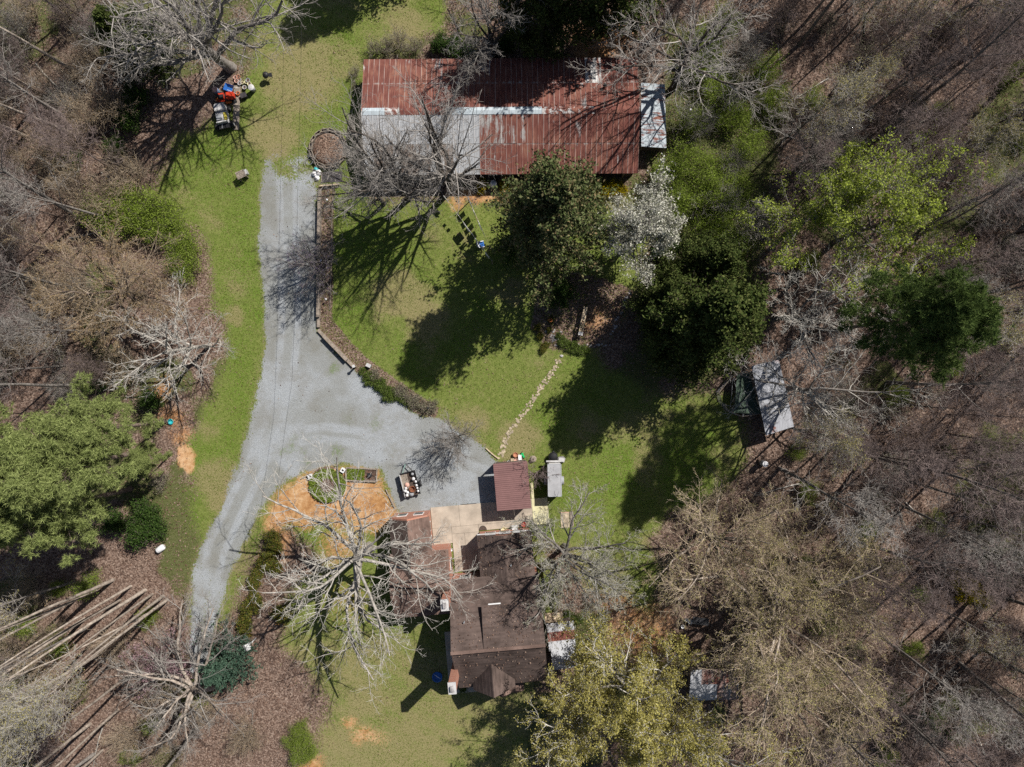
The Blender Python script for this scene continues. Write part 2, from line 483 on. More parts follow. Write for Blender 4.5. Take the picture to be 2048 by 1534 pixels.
def sdist(x, y, poly):
    """signed distance to a polygon in photograph pixels, positive inside"""
    P = np.array(poly, float); Q = np.roll(P, -1, axis=0)
    ins = np.zeros(x.shape, bool); d2 = np.full(x.shape, 1e12)
    for (x0, y0), (x1, y1) in zip(P, Q):
        if y0 != y1:
            c = ((y0 > y) != (y1 > y)) & (x < (x1 - x0) * (y - y0) / (y1 - y0) + x0)
            ins ^= c
        dx, dy = x1 - x0, y1 - y0
        t = np.clip(((x - x0) * dx + (y - y0) * dy) / max(dx * dx + dy * dy, 1e-9), 0, 1)
        d2 = np.minimum(d2, (x - x0 - t * dx) ** 2 + (y - y0 - t * dy) ** 2)
    return np.where(ins, 1, -1) * np.sqrt(d2)

def soft(d, w):
    t = np.clip(d / (2 * w) + 0.5, 0, 1)
    return t * t * (3 - 2 * t)

def blob(x, y, cx, cy, rx, ry, p=1.0):
    return np.clip(1 - np.sqrt(((x - cx) / rx) ** 2 + ((y - cy) / ry) ** 2), 0, 1) ** p

LAWN = [(545, -300), (900, -300), (885, 60), (770, 105), (735, 130), (735, 400), (1262, 398), (1285, 470), (1290, 560), (1250, 640), (1190, 690), (1200, 730), (1290, 790),
        (1400, 770), (1470, 790), (1505, 880), (1500, 930), (1440, 985), (1360, 1020), (1300, 1080), (1330, 1150), (1300, 1230), (1230, 1200), (1170, 1180),
        (1150, 1100), (1090, 1090), (1100, 1240), (1080, 1360), (1050, 1420), (1060, 1600), (590, 1600), (640, 1480), (660, 1400), (600, 1330), (545, 1290), (580, 1200), (640, 1140), (600, 1090),
        (560, 1050), (510, 1085), (478, 1170), (462, 1250), (440, 1340), (380, 1345), (368, 1240), (385, 1150), (395, 1090), (372, 1020), (380, 960), (360, 900), (395, 850), (430, 780), (455, 700), (430, 620), (420, 520), (400, 450),
        (350, 420), (300, 390), (335, 330), (350, 280), (400, 265), (480, 190), (500, 90)]
DRIVE = [(548, 288), (524, 320), (519, 400), (520, 500), (527, 580), (530, 650), (528, 720), (515, 780), (495, 850), (478, 920), (455, 990), (430, 1040), (405, 1090), (385, 1150), (376, 1220), (373, 1290), (380, 1345),
         (410, 1345), (428, 1290), (446, 1210), (468, 1130), (498, 1065), (525, 1012), (555, 972), (610, 940), (680, 928), (760, 936), (782, 985), (800, 1030), (858, 1022), (965, 1012), (1000, 1012),
         (998, 935), (985, 912), (945, 882), (885, 838), (838, 830), (795, 800), (738, 766), (702, 738), (636, 664), (634, 600), (634, 380), (632, 350), (606, 310), (585, 290)]
CLAY = [(528, 1040), (552, 985), (600, 950), (640, 932), (700, 930), (758, 938), (786, 1000), (806, 1035), (790, 1065), (720, 1060), (660, 1045), (620, 1055), (575, 1050), (545, 1085)]
BED = [(1075, 560), (1160, 545), (1270, 580), (1255, 625), (1232, 665), (1200, 690), (1140, 700), (1085, 692), (1062, 655)]
STRIP = [(636, 372), (668, 375), (664, 640), (720, 705), (800, 765), (880, 815), (872, 838), (830, 828), (735, 762), (700, 735), (634, 655)]
GREENWOOD = [(1290, 300), (1340, 60), (1450, 100), (1560, 210), (1560, 330), (1520, 560), (1500, 720), (1420, 780), (1300, 760), (1260, 700), (1300, 560)]

res = 0.25
fx = np.arange(-62, 62.01, res); fy = np.arange(-50, 50.01, res)
ox = np.array([-900, -500, -280, -160, -110, -80, -68]); 
gx = np.concatenate([ox, fx, -ox[::-1]]); 
oy = np.array([-900, -500, -280, -160, -110, -80, -62])
gy = np.concatenate([oy, fy, -oy[::-1]])
GX, GY = np.meshgrid(gx, gy)
PX = GX * S + 1024; PY = 767 - GY * S
wob = (fbm(GX, GY, 0.35, 11) - 0.5) * 34
wob2 = (fbm(GX, GY, 1.1, 21) - 0.5) * 18
dl = sdist(PX, PY, LAWN) + wob
dd = sdist(PX, PY, DRIVE) + wob2
wob3 = (fbm(GX, GY, 0.12, 61) - 0.5) * 60
w_grass = soft(dl + wob3, 42)
w_gravel = soft(dd, 13)
# the drive peters out into the grass at its top end and into two wheel tracks at its lower end
w_gravel = w_gravel * np.clip((PY - 268) / 120 + (fbm(GX, GY, 0.9, 5) - 0.5) * 1.1, 0, 1)
cxl = np.interp(PY, [1000, 1060, 1130, 1210, 1290, 1345], [488, 463, 430, 412, 402, 396])
centre = np.exp(-((PX - cxl) / 5.0) ** 2) * np.clip((PY - 1090) / 120, 0, 1) * np.clip((1400 - PY) / 40, 0, 1)
sides = np.clip(np.abs(PX - cxl) - 15, 0, 16) / 16 * np.clip((PY - 1120) / 150, 0, 1) * (PY < 1400)
w_gravel = w_gravel * (1 - 0.45 * centre) * (1 - 0.8 * sides)
dc = sdist(PX, PY, CLAY) + wob2 * 1.6
w_clay = soft(dc, 24)
for (bx, by, rx, ry, a) in [(372, 912, 22, 24, 1.6), (345, 830, 36, 26, 0.55), (318, 790, 22, 40, 0.7), (365, 870, 30, 30, 0.5), (560, 1090, 26, 60, 0.5), (735, 1470, 50, 26, 0.5), (700, 1448, 24, 14, 0.5), (620, 1534, 30, 20, 0.8),
                            (1285, 1260, 80, 60, 0.75), (1230, 1205, 60, 40, 0.5), (950, 395, 70, 16, 0.8), (1190, 640, 60, 40, 0.4), (680, 1090, 70, 50, 0.5), (700, 1200, 90, 80, 0.3), (1180, 90, 60, 70, 0.8), (1230, 60, 50, 50, 0.6)]:
    w_clay = np.maximum(w_clay, np.clip(a * 1.6 * blob(PX + wob2 + wob, PY + 1.5 * wob2 - wob, bx, by, rx * 1.25, ry * 1.25), 0, 1))
dry = np.clip((fbm(GX, GY, 0.22, 31, 5) - 0.43) * 3.6, 0, 1) * 0.8
dry = np.maximum(dry, np.clip((fbm(GX, GY, 1.2, 37, 4) - 0.5) * 4, 0, 1) * 0.55)
dry = np.maximum(dry, np.clip((PY - 1180) / 120, 0, 1) * (0.5 + 0.6 * fbm(GX, GY, 0.5, 39)))
for (bx, by, rx, ry, a) in [(800, 590, 70, 60, 1.0), (850, 640, 60, 50, 0.8), (600, 150, 90, 120, 0.8), (820, 60, 90, 90, 0.6), (480, 560, 40, 60, 0.5), (462, 640, 30, 30, 0.8), (440, 960, 60, 60, 0.9), (940, 850, 70, 50, 0.6),
                            (1040, 870, 40, 60, 0.8), (640, 950, 120, 20, 0.2), (760, 1500, 160, 60, 0.9), (720, 1400, 80, 60, 0.7), (860, 470, 60, 60, 0.3), (540, 280, 60, 50, 1.0), (1080, 720, 50, 40, 0.3)]:
    dry = np.maximum(dry, np.clip(a * 2.1 * blob(PX + 1.6 * wob, PY - 1.2 * wob + wob3, bx, by, rx * 1.3, ry * 1.3) * (0.5 + fbm(GX, GY, 0.8, 35)), 0, 1))
lush = np.clip((fbm(GX, GY, 0.3, 71, 4) - 0.47) * 4, 0, 1) * 0.8
for (bx, by, rx, ry, a) in [(1320, 930, 160, 90, 1.0), (1230, 960, 70, 70, 0.8), (760, 520, 90, 90, 0.6), (700, 640, 60, 90, 0.6), (490, 450, 40, 220, 0.5), (480, 760, 40, 120, 0.6), (1180, 800, 60, 60, 0.5), (860, 1380, 70, 60, 0.7), (700, 1280, 70, 50, 0.6)]:
    lush = np.maximum(lush, np.clip(a * 1.4 * blob(PX, PY, bx, by, rx * 1.2, ry * 1.2), 0, 1))
mow = np.clip(np.sin((GX * 0.8 + GY * 1.6 + 3 * fbm(GX, GY, 0.1, 77)) * 2.2) * 0.5 + 0.5, 0, 1)
w_bed = np.maximum(soft(sdist(PX, PY, BED) + wob2, 6), soft(sdist(PX, PY, STRIP) + wob2 * 0.4, 5))
w_litter = np.clip(np.maximum(1 - w_grass, w_bed), 0, 1)
gw = soft(sdist(PX, PY, GREENWOOD) + wob, 40) * 0.8
gw = np.maximum(gw, np.clip((fbm(GX, GY, 0.12, 91, 4) - 0.56) * 6, 0, 0.75))
gw = gw * (1 - w_bed)

gm, nt, bs = new_mat('ground_cover')
pos = N(nt, "ShaderNodeNewGeometry").outputs["Position"]
aA = N(nt, "ShaderNodeAttribute", attribute_name="cover_a"); aB = N(nt, "ShaderNodeAttribute", attribute_name="cover_b")
sA = N(nt, "ShaderNodeSeparateColor"); L(nt, aA.outputs["Color"], sA.inputs[0])
sB = N(nt, "ShaderNodeSeparateColor"); L(nt, aB.outputs["Color"], sB.inputs[0])
nF = noise(nt, pos, 9.0, 3.0, 0.7); nM = noise(nt, pos, 2.2, 4.0, 0.6); nL = noise(nt, pos, 0.35, 4.0, 0.6); nX = noise(nt, pos, 22.0, 2.0, 0.7)
nS = noise(nt, pos, 5.0, 5.0, 0.75)
def edgew(w, amp=0.55, lo=0.4, hi=0.6):
    return smooth_step(nt, mth(nt, 'ADD', w, mth(nt, 'MULTIPLY', mth(nt, 'SUBTRACT', nS, 0.5), amp * 2.0)), lo, hi)
g1 = ramp(nt, mth(nt, 'ADD', mth(nt, 'MULTIPLY', nF, 0.55), mth(nt, 'MULTIPLY', nM, 0.45)), [(0.33, (0.08, 0.112, 0.022)), (0.5, (0.146, 0.182, 0.042)), (0.68, (0.245, 0.252, 0.088))])
g2 = ramp(nt, nF, [(0.3, (0.058, 0.112, 0.012)), (0.5, (0.108, 0.188, 0.021)), (0.7, (0.185, 0.265, 0.04))])
grass = mixc(nt, aB.outputs["Alpha"], g1, g2)
dryc = ramp(nt, nF, [(0.3, (0.15, 0.125, 0.06)), (0.5, (0.25, 0.205, 0.105)), (0.7, (0.36, 0.30, 0.17))])
grass = mixc(nt, mth(nt, 'MULTIPLY', edgew(sA.outputs[2], 0.8, 0.28, 0.85), 0.78), grass, dryc)
vor = N(nt, "ShaderNodeTexVoronoi"); vor.inputs["Scale"].default_value = 9.0
L(nt, pos, vor.inputs["Vector"])
vsep = N(nt, "ShaderNodeSeparateColor"); L(nt, vor.outputs["Color"], vsep.inputs[0])
lf = mth(nt, 'ADD', mth(nt, 'MULTIPLY', vsep.outputs[0], 0.5), mth(nt, 'ADD', mth(nt, 'MULTIPLY', nM, 0.3), mth(nt, 'MULTIPLY', nX, 0.2)))
litter = ramp(nt, lf, [(0.2, (0.062, 0.041, 0.033)), (0.42, (0.132, 0.087, 0.068)), (0.6, (0.215, 0.15, 0.118)), (0.85, (0.37, 0.285, 0.235))])
under = ramp(nt, nF, [(0.3, (0.045, 0.062, 0.016)), (0.55, (0.09, 0.115, 0.03)), (0.75, (0.16, 0.165, 0.065))])
litter = mixc(nt, mth(nt, 'MULTIPLY', edgew(sB.outputs[1], 0.7), 0.8), litter, under)
clay = ramp(nt, mth(nt, 'ADD', mth(nt, 'MULTIPLY', nM, 0.5), mth(nt, 'MULTIPLY', nL, 0.5)), [(0.33, (0.25, 0.10, 0.042)), (0.48, (0.44, 0.225, 0.10)), (0.66, (0.64, 0.42, 0.245))])
grav = ramp(nt, mth(nt, 'ADD', mth(nt, 'MULTIPLY', nX, 0.6), mth(nt, 'MULTIPLY', nF, 0.4)), [(0.3, (0.165, 0.178, 0.192)), (0.5, (0.315, 0.335, 0.355)), (0.72, (0.53, 0.55, 0.57))])
grav = mixc(nt, smooth_step(nt, mth(nt, 'ADD', mth(nt, 'MULTIPLY', nL, 0.7), mth(nt, 'MULTIPLY', nM, 0.3)), 0.42, 0.66), grav, mixc(nt, 0.6, grav, (0.20, 0.19, 0.165)))
tr = mth(nt, 'ADD', aA.outputs["Alpha"], mth(nt, 'MULTIPLY', mth(nt, 'SUBTRACT', nM, 0.5), 0.9))
grav = mixc(nt, mth(nt, 'MULTIPLY', smooth_step(nt, tr, 0.7, 0.15), 0.7), grav, mixc(nt, 0.55, grav, (0.17, 0.165, 0.13)))
c = mixc(nt, edgew(sA.outputs[0], 0.75, 0.3, 0.7), grass, litter)
c = mixc(nt, mth(nt, 'MULTIPLY', edgew(sA.outputs[1], 0.9, 0.15, 0.85), 0.92), c, clay)
fringe = mth(nt, 'MULTIPLY', smooth_step(nt, sB.outputs[0], 0.02, 0.35), smooth_step(nt, nS, 0.42, 0.62))
c = mixc(nt, mth(nt, 'MULTIPLY', fringe, 0.8), c, (0.25, 0.195, 0.13))
c = mixc(nt, edgew(sB.outputs[0], 0.8, 0.38, 0.62), c, grav)
weeds = mth(nt, 'MULTIPLY', smooth_step(nt, mth(nt, 'ADD', nL, mth(nt, 'MULTIPLY', nS, 0.6)), 0.86, 1.0), 0.55)
c = mixc(nt, mth(nt, 'MULTIPLY', weeds, sB.outputs[2]), c, g2)
L(nt, c, bs.inputs["Base Color"])
bs.inputs["Roughness"].default_value = 0.95
bs.inputs["Specular IOR Level"].default_value = 0.1
bump(nt, bs, mth(nt, 'ADD', nF, mth(nt, 'MULTIPLY', nX, 0.6)), 0.7, 0.06)
M['ground'] = gm

weedy = np.zeros_like(PX)
for (bx, by, rx, ry, a) in [(640, 900, 160, 60, 1.3), (690, 880, 60, 60, 1.0), (580, 340, 60, 50, 1.2), (660, 730, 30, 40, 1.4), (720, 870, 90, 60, 1.0)]:
    weedy = np.maximum(weedy, np.clip(a * blob(PX, PY, bx, by, rx, ry), 0, 1))
gz = np.where((np.abs(GX) < 100) & (np.abs(GY) < 100), (fbm(GX, GY, 0.6, 41) - 0.5) * 0.10 * np.clip(1 - w_grass - w_gravel, 0, 1), 0) 
CL = [(575, 250), (577, 500), (580, 650), (572, 740), (545, 850), (508, 940), (468, 1020), (432, 1100), (411, 1200), (401, 1290), (395, 1400)]
dcl = np.full(PX.shape, 1e9)
for (x0, y0), (x1, y1) in zip(CL[:-1], CL[1:]):
    t = np.clip(((PX - x0) * (x1 - x0) + (PY - y0) * (y1 - y0)) / ((x1 - x0) ** 2 + (y1 - y0) ** 2), 0, 1)
    dcl = np.minimum(dcl, np.hypot(PX - x0 - t * (x1 - x0), PY - y0 - t * (y1 - y0)))
dcl2 = np.abs(PY - np.interp(PX, [560, 640, 760, 900, 1000], [880, 865, 880, 925, 960])) + np.where(PX < 560, 500, 0)
wd = fbm(GX, GY, 0.2, 131) * 8
track = np.maximum(np.exp(-((dcl - 15 - wd * 0.3) / 7.5) ** 2), np.exp(-((dcl2 - 15 + wd) / 9) ** 2))
track = np.maximum(track, np.clip((fbm(GX, GY, 0.16, 141) - 0.42) * 4, 0, 0.8))
attrA = np.stack([w_litter, w_clay, dry * (0.75 + 0.25 * mow), track], -1)
lush = lush * (0.55 + 0.45 * mow)
attrB = np.stack([w_gravel, gw, weedy, lush], -1)

def sheet(name, mask, dz, kind='structure'):
    ny, nx = GX.shape
    idx = -np.ones(GX.shape, int)
    if mask is None: cell = np.ones((ny - 1, nx - 1), bool)
    else:
        cell = mask[:-1, :-1] & mask[1:, :-1] & mask[:-1, 1:] & mask[1:, 1:]
    used = np.zeros(GX.shape, bool)
    used[:-1, :-1] |= cell; used[1:, :-1] |= cell; used[:-1, 1:] |= cell; used[1:, 1:] |= cell
    idx[used] = np.arange(used.sum())
    V = np.stack([GX[used], GY[used], (gz if mask is None else np.maximum(gz, -0.001) * 0 + gz)[used] + dz], -1)
    F = np.stack([idx[:-1, :-1][cell], idx[:-1, 1:][cell], idx[1:, 1:][cell], idx[1:, :-1][cell]], -1)
    me = np_mesh(name, V, [F], [M['ground']], smooth=True)
    for nm, arr in (("cover_a", attrA), ("cover_b", attrB)):
        a = me.attributes.new(nm, 'FLOAT_COLOR', 'POINT')
        a.data.foreach_set("color", np.ascontiguousarray(arr[used], dtype=np.float32).ravel())
    o = link(bpy.data.objects.new(name, me))
    o["kind"] = kind
    return o

sheet("ground", None, 0.0)
sheet("lawn", (w_grass > 0.5) & (np.abs(GX) < 66) & (np.abs(GY) < 56), 0.004)
sheet("driveway", (dd > -4) & (PY > 280), 0.009)

def sample_mask(weight, n, rng):
    """random ground points, density following weight on the fine grid"""
    sub = (np.abs(GX) < 61.9) & (np.abs(GY) < 49.9)
    w = np.where(sub, weight, 0).ravel(); w = w / w.sum()
    k = rng.choice(w.size, n, p=w)
    x = GX.ravel()[k] + (rng.rand(n) - 0.5) * res; y = GY.ravel()[k] + (rng.rand(n) - 0.5) * res
    return x, y

def leaf_quads(rng, C, size, flat=0.0, aspect=0.6):
    """rhombic leaves at points C with random orientation (flat: lean towards lying level)"""
    n = len(C)
    a = rng.randn(n, 3); b = rng.randn(n, 3)
    a[:, 2] *= (1 - flat); b[:, 2] *= (1 - flat)
    a /= np.linalg.norm(a, axis=1, keepdims=True) + 1e-9
    b -= a * (a * b).sum(1, keepdims=True)
    b /= np.linalg.norm(b, axis=1, keepdims=True) + 1e-9
    s = (size * (0.6 + 0.8 * rng.rand(n)))[:, None]
    a = a * s * 0.5; b = b * s * 0.5 * aspect
    V = np.stack([C + a, C + b, C - a, C - b], 1).reshape(-1, 3)
    F = np.arange(4 * n).reshape(n, 4)
    return V, F

inframe = (np.abs(GX) < 55) & (np.abs(GY) < 43)
lx, ly = sample_mask(np.clip(w_litter - 0.25, 0, 1) * (1 - w_gravel) * inframe, 95000, rs)
V, F = leaf_quads(rs, np.stack([lx, ly, 0.05 + 0.05 * rs.rand(len(lx))], 1), 0.15, 0.75, 0.65)
tag(link(bpy.data.objects.new("leaf_litter", np_mesh("leaf_litter", V, [F], [M['dead_leaf']]))), "brown dead leaves covering the woodland floor", "leaves", kind="stuff")
lw = np.clip((fbm(GX, GY, 0.25, 151) - 0.5) * 3, 0, 1) * w_grass * inframe
lx, ly = sample_mask(lw * (1 - 0.7 * w_gravel), 3000, rs)
V, F = leaf_quads(rs, np.stack([lx, ly, 0.05 + 0.03 * rs.rand(len(lx))], 1), 0.11, 0.75, 0.65)
tag(link(bpy.data.objects.new("fallen_leaves", np_mesh("fallen_leaves", V, [F], [M['dead_leaf']]))), "scattered dead leaves blown over the lawn", "leaves", kind="stuff")
lx, ly = sample_mask(np.clip(w_grass, 0, 1) * (1 - w_gravel) * (1 - w_clay) * inframe * (0.4 + lush) * (1 - 0.5 * dry), 90000, rs)
n = len(lx)
base = np.stack([lx, ly, np.full(n, 0.0)], 1)
az = rs.rand(n) * 6.283; hh = 0.03 + 0.035 * rs.rand(n); wd = 0.03 + 0.03 * rs.rand(n)
dv = np.stack([np.cos(az), np.sin(az), np.zeros(n)], 1)
V = np.stack([base + dv * wd[:, None], base - dv * wd[:, None], base + np.stack([-np.sin(az) * 0.12, np.cos(az) * 0.12, hh], 1)], 1).reshape(-1, 3)
tag(link(bpy.data.objects.new("grass", np_mesh("grass", V, [np.arange(3 * n).reshape(n, 3)], [M['grass_blade']]))), "short mown green grass across the yard", "grass", kind="stuff")
# ------------------------------------------------------------------ barn
def barn():
    hl, he, hr, run = 13.22, 2.2, 3.6, 5.6
    th = math.atan2(hr - he, run); sl = math.hypot(run, hr - he)
    b = thing("barn", "long barn with rusty corrugated metal roof at the top of the yard", "barn", (-1.07, 25.85, 0), rad(0.4))
    # walls under the eaves, gables closed up to the ridge
    for sx in (-1, 1):
        w = MB()
        x = sx * (hl - 0.25)
        pts = [(x, -run + 0.4, 0), (x, run - 0.4, 0), (x, run - 0.4, he), (x, 0, hr - 0.06), (x, -run + 0.4, he)]
        w.add([(p[0] - 0.05, p[1], p[2]) for p in pts] + [(p[0] + 0.05, p[1], p[2]) for p in pts],
              [(0, 1, 2, 3, 4), (9, 8, 7, 6, 5)] + [(i, 5 + i, 5 + (i + 1) % 5, (i + 1) % 5) for i in range(5)])
        w.build("gable_wall", M['barn_board'], b)
    for sy, nm in ((-1, "front_wall"), (1, "back_wall")):
        MB().box((0, sy * (run - 0.45), he / 2 - 0.06), (2 * hl - 0.7, 0.1, he - 0.12)).build(nm, M['barn_board'], b)
    for x in np.arange(-12, 12.1, 3.0):
        MB().box((x, -run + 0.3, he / 2 - 0.1), (0.16, 0.16, he - 0.2)).build("post", M['weathered_wood'], b)
    for x in (-6.5, 1.5, 8.0):
        d = MB().box((x, -run + 0.36, 0.95), (2.4, 0.06, 1.85)).build("door", M['dark_wood'], b)
        MB().box((x + 0.9, -run + 0.31, 0.95), (0.05, 0.05, 0.3)).build("handle", M['black_metal'], d)
    # corrugated sheets, two courses on each slope
    cols = 52; pw = 2 * hl / cols; pl = sl / 2 + 0.06
    def panel_mesh(nm, mat):
        pts = []; n = 12
        for j in (0.0, 1.0):
            for i in range(n + 1):
                x = -pw / 2 + pw * i / n
                z = 0.012 * (1 if i % 2 else -1)
                if i in (0, n): z = 0.03
                pts.append((x, j * pl, z))
        me = bpy.data.meshes.new(nm)
        me.from_pydata(pts, [], [(i, i + 1, n + 2 + i, n + 1 + i) for i in range(n)])
        me.materials.append(M[mat]); me.update()
        return me
    PM = {k: panel_mesh("roof_panel_" + k, k) for k in ('rust_sheet', 'rust_streak_sheet', 'half_rust_sheet', 'zinc_sheet', 'brown_zinc_sheet', 'white_worn_sheet')}
    rr = random.Random(3)
    for side in (0, 1):
        for row in (0, 1):
            for i in range(cols):
                x = -hl + pw * (i + 0.5)
                if side == 0:      # front slope
                    if i < 22:
                        k = 'brown_zinc_sheet' if (row == 0 and 1 < i < 17) else 'zinc_sheet'
                    elif row == 1 and i < 31: k = 'half_rust_sheet'
                    else: k = 'rust_sheet' if rr.random() < 0.65 else 'rust_streak_sheet'
                else:
                    k = 'rust_sheet' if rr.random() < 0.5 else 'rust_streak_sheet'
                    if row == 0 and i in (42, 43, 44): k = 'white_worn_sheet'
                    if row == 1 and i in (41, 14, 15): k = 'half_rust_sheet'
                    if row == 0 and i in (13, 14, 22, 23): k = 'half_rust_sheet'
                s = row * (pl - 0.12)
                up = 0.02 + 0.022 * row + rr.uniform(-0.004, 0.004)
                ny = -1 if side == 0 else 1
                y = ny * (run - s * math.cos(th)) + ny * math.sin(th) * up
                z = he + s * math.sin(th) + math.cos(th) * up
                o = bpy.data.objects.new("roof_panel", PM[k])
                o.parent = b
                o.location = (x if side == 0 else -x if False else x, y, z)
                o.rotation_euler = (th + rr.uniform(-0.003, 0.003), rr.uniform(-0.006, 0.006), 0 if side == 0 else math.pi)
                link(o)
    # ridge cap, piece by piece
    xs = [-13.1, -11.0, -9.6, -5.2, -2.3, 0.8, 3.9, 6.3, 8.9, 13.1]
    kinds = ['ridge_zinc', 'ridge_mixed', 'ridge_rust', 'ridge_zinc', 'ridge_zinc', 'ridge_zinc', 'ridge_mixed', 'ridge_mixed', 'ridge_rust']
    for i, k in enumerate(kinds):
        x0, x1 = xs[i] + 0.015, xs[i + 1] - 0.015
        lift = 0.075 + 0.008 * (i % 2); wd = 0.34
        m = MB()
        for sy in (-1, 1):
            a = (x0, 0, hr + lift); c = (x1, 0, hr + lift)
            e = (x1, sy * wd, hr + lift - wd * math.tan(th)); f = (x0, sy * wd, hr + lift - wd * math.tan(th))
            m.slab([a, c, e, f] if sy > 0 else [c, a, f, e], -0.006) if sy < 0 else m.slab([c, a, f, e], 0.006)
        m.build("ridge_cap", M[k], b)
    # two stove vents
    for (x, y) in ((7.25, 2.3), (9.9, 2.4)):
        z = hr - y * math.tan(th)
        v = MB().cyl((x, y, z - 0.1), (x, y, z + 0.5), 0.12, 0.12, 10).build("roof_vent", M['old_rust'], b)
        MB().lathe([(0.2, 0.5), (0.12, 0.62), (0.01, 0.66)], (x, y, z), n=10).build("vent_cap", M['black_metal'], v)
    # lean-to on the right end
    a = thing("lean_to", "pale blue tin roofed lean-to at the barn's right end", "shed", (0, 0, 0))
    TL, TR, BR, BL = W(1282, 167, 2.15), W(1330, 170, 1.95), W(1332, 297, 1.95), W(1282, 294, 2.15)
    n = 11
    for i in range(n):
        t0, t1 = i / n, (i + 1) / n
        q = [BL.lerp(TL, t0), BR.lerp(TR, t0), BR.lerp(TR, t1 + 0.012), BL.lerp(TL, t1 + 0.012)]
        q = [p + Vector((0, 0, 0.014 * (n - i) - (0.012 if j > 1 else 0))) for j, p in enumerate(q)]
        MB().slab(q, 0.006).build("roof_panel", M['blue_zinc'], a)
    for p in (TL, TR, BR, BL):
        MB().box((p.x + (0.15 if p.x < 13 else -0.15), p.y + (0.2 if p.y < 25 else -0.2), 0.95), (0.12, 0.12, 1.9)).build("post", M['weathered_wood'], a)
    c = (TL + TR + BR + BL) / 4
    MB().box((c.x + 0.1, BL.y + 0.35, 0.93), (2.0, 0.05, 1.86)).build("front_wall", M['barn_board'], a)
    MB().box((c.x + 0.95, c.y, 0.93), (0.05, 5.2, 1.86)).build("side_wall", M['barn_board'], a)
barn()

# ------------------------------------------------------------------ house (own frame, turned 5 degrees)
HR = rad(5.0); HC = Vector((-3.0, -23.0, 0.0))
def HW(u, v, z=0.0):
    return Vector((HC.x + u * math.cos(HR) - v * math.sin(HR), HC.y + u * math.sin(HR) + v * math.cos(HR), z))

def shingles(e0, e1, r1, r0, step=0.16, lift=0.016, th=0.03):
    """roof slope of overlapping shingle courses: eave e0-e1, ridge r0-r1"""
    e0, e1, r0, r1 = map(Vector, (e0, e1, r0, r1))
    nrm = (e1 - e0).cross(r0 - e0)
    if nrm.length < 1e-6: nrm = (e1 - e0).cross(r1 - e0)
    nrm.normalize()
    if nrm.z < 0: nrm = -nrm
    n = max(3, int(((r0 - e0).length + (r1 - e1).length) / 2 / step))
    m = MB()
    for i in range(n):
        t0, t1 = i / n, (i + 1) / n
        a, b_ = e0.lerp(r0, t0), e1.lerp(r1, t0)
        c, d = e1.lerp(r1, t1), e0.lerp(r0, t1)
        k = max(1, int((b_ - a).length / 0.9)); off = 0.5 if i % 2 else 0.0
        prev = 0.0
        for j in range(k + 1):
            nx_ = min(1.0, (j + 1 - off) / k)
            if nx_ <= prev: continue
            p = [a.lerp(b_, prev) + nrm * (lift + 0.004 * ((i * 7 + j * 3) % 3)), a.lerp(b_, nx_) + nrm * (lift + 0.004 * ((i * 7 + j * 3) % 3)), d.lerp(c, nx_), d.lerp(c, prev)]
            m.add(p + [p[0] - nrm * th, p[1] - nrm * th], [(0, 1, 2, 3), (0, 4, 5, 1)])
            prev = nx_
    under = [e0 - nrm * 0.02, e1 - nrm * 0.02, r1 - nrm * 0.02, r0 - nrm * 0.02]
    m.add(under + [p - nrm * 0.1 for p in under], [(0, 1, 2, 3), (7, 6, 5, 4), (0, 4, 5, 1), (1, 5, 6, 2), (2, 6, 7, 3), (3, 7, 4, 0)])
    return m

def gable_walls(m, u0, u1, v0, v1, z, ridge=None, axis='u', hr=0):
    """closed brick box, with gable triangles under a ridge running along axis"""
    m.box(((u0 + u1) / 2, (v0 + v1) / 2, z / 2), (u1 - u0, v1 - v0, z))
    if ridge is not None:
        if axis == 'u':
            for u in (u0, u1 - 0.2):
                m.add([(u, v0, z), (u, v1, z), (u, ridge, hr), (u + 0.2, v0, z), (u + 0.2, v1, z), (u + 0.2, ridge, hr)],
                      [(0, 1, 2), (5, 4, 3), (0, 3, 4, 1), (1, 4, 5, 2), (2, 5, 3, 0)])
        else:
            for v in (v0, v1 - 0.2):
                m.add([(u0, v, z), (u1, v, z), (ridge, v, hr), (u0, v + 0.2, z), (u1, v + 0.2, z), (ridge, v + 0.2, hr)],
                      [(2, 1, 0), (3, 4, 5), (1, 4, 3, 0), (2, 5, 4, 1), (0, 3, 5, 2)])
    return m

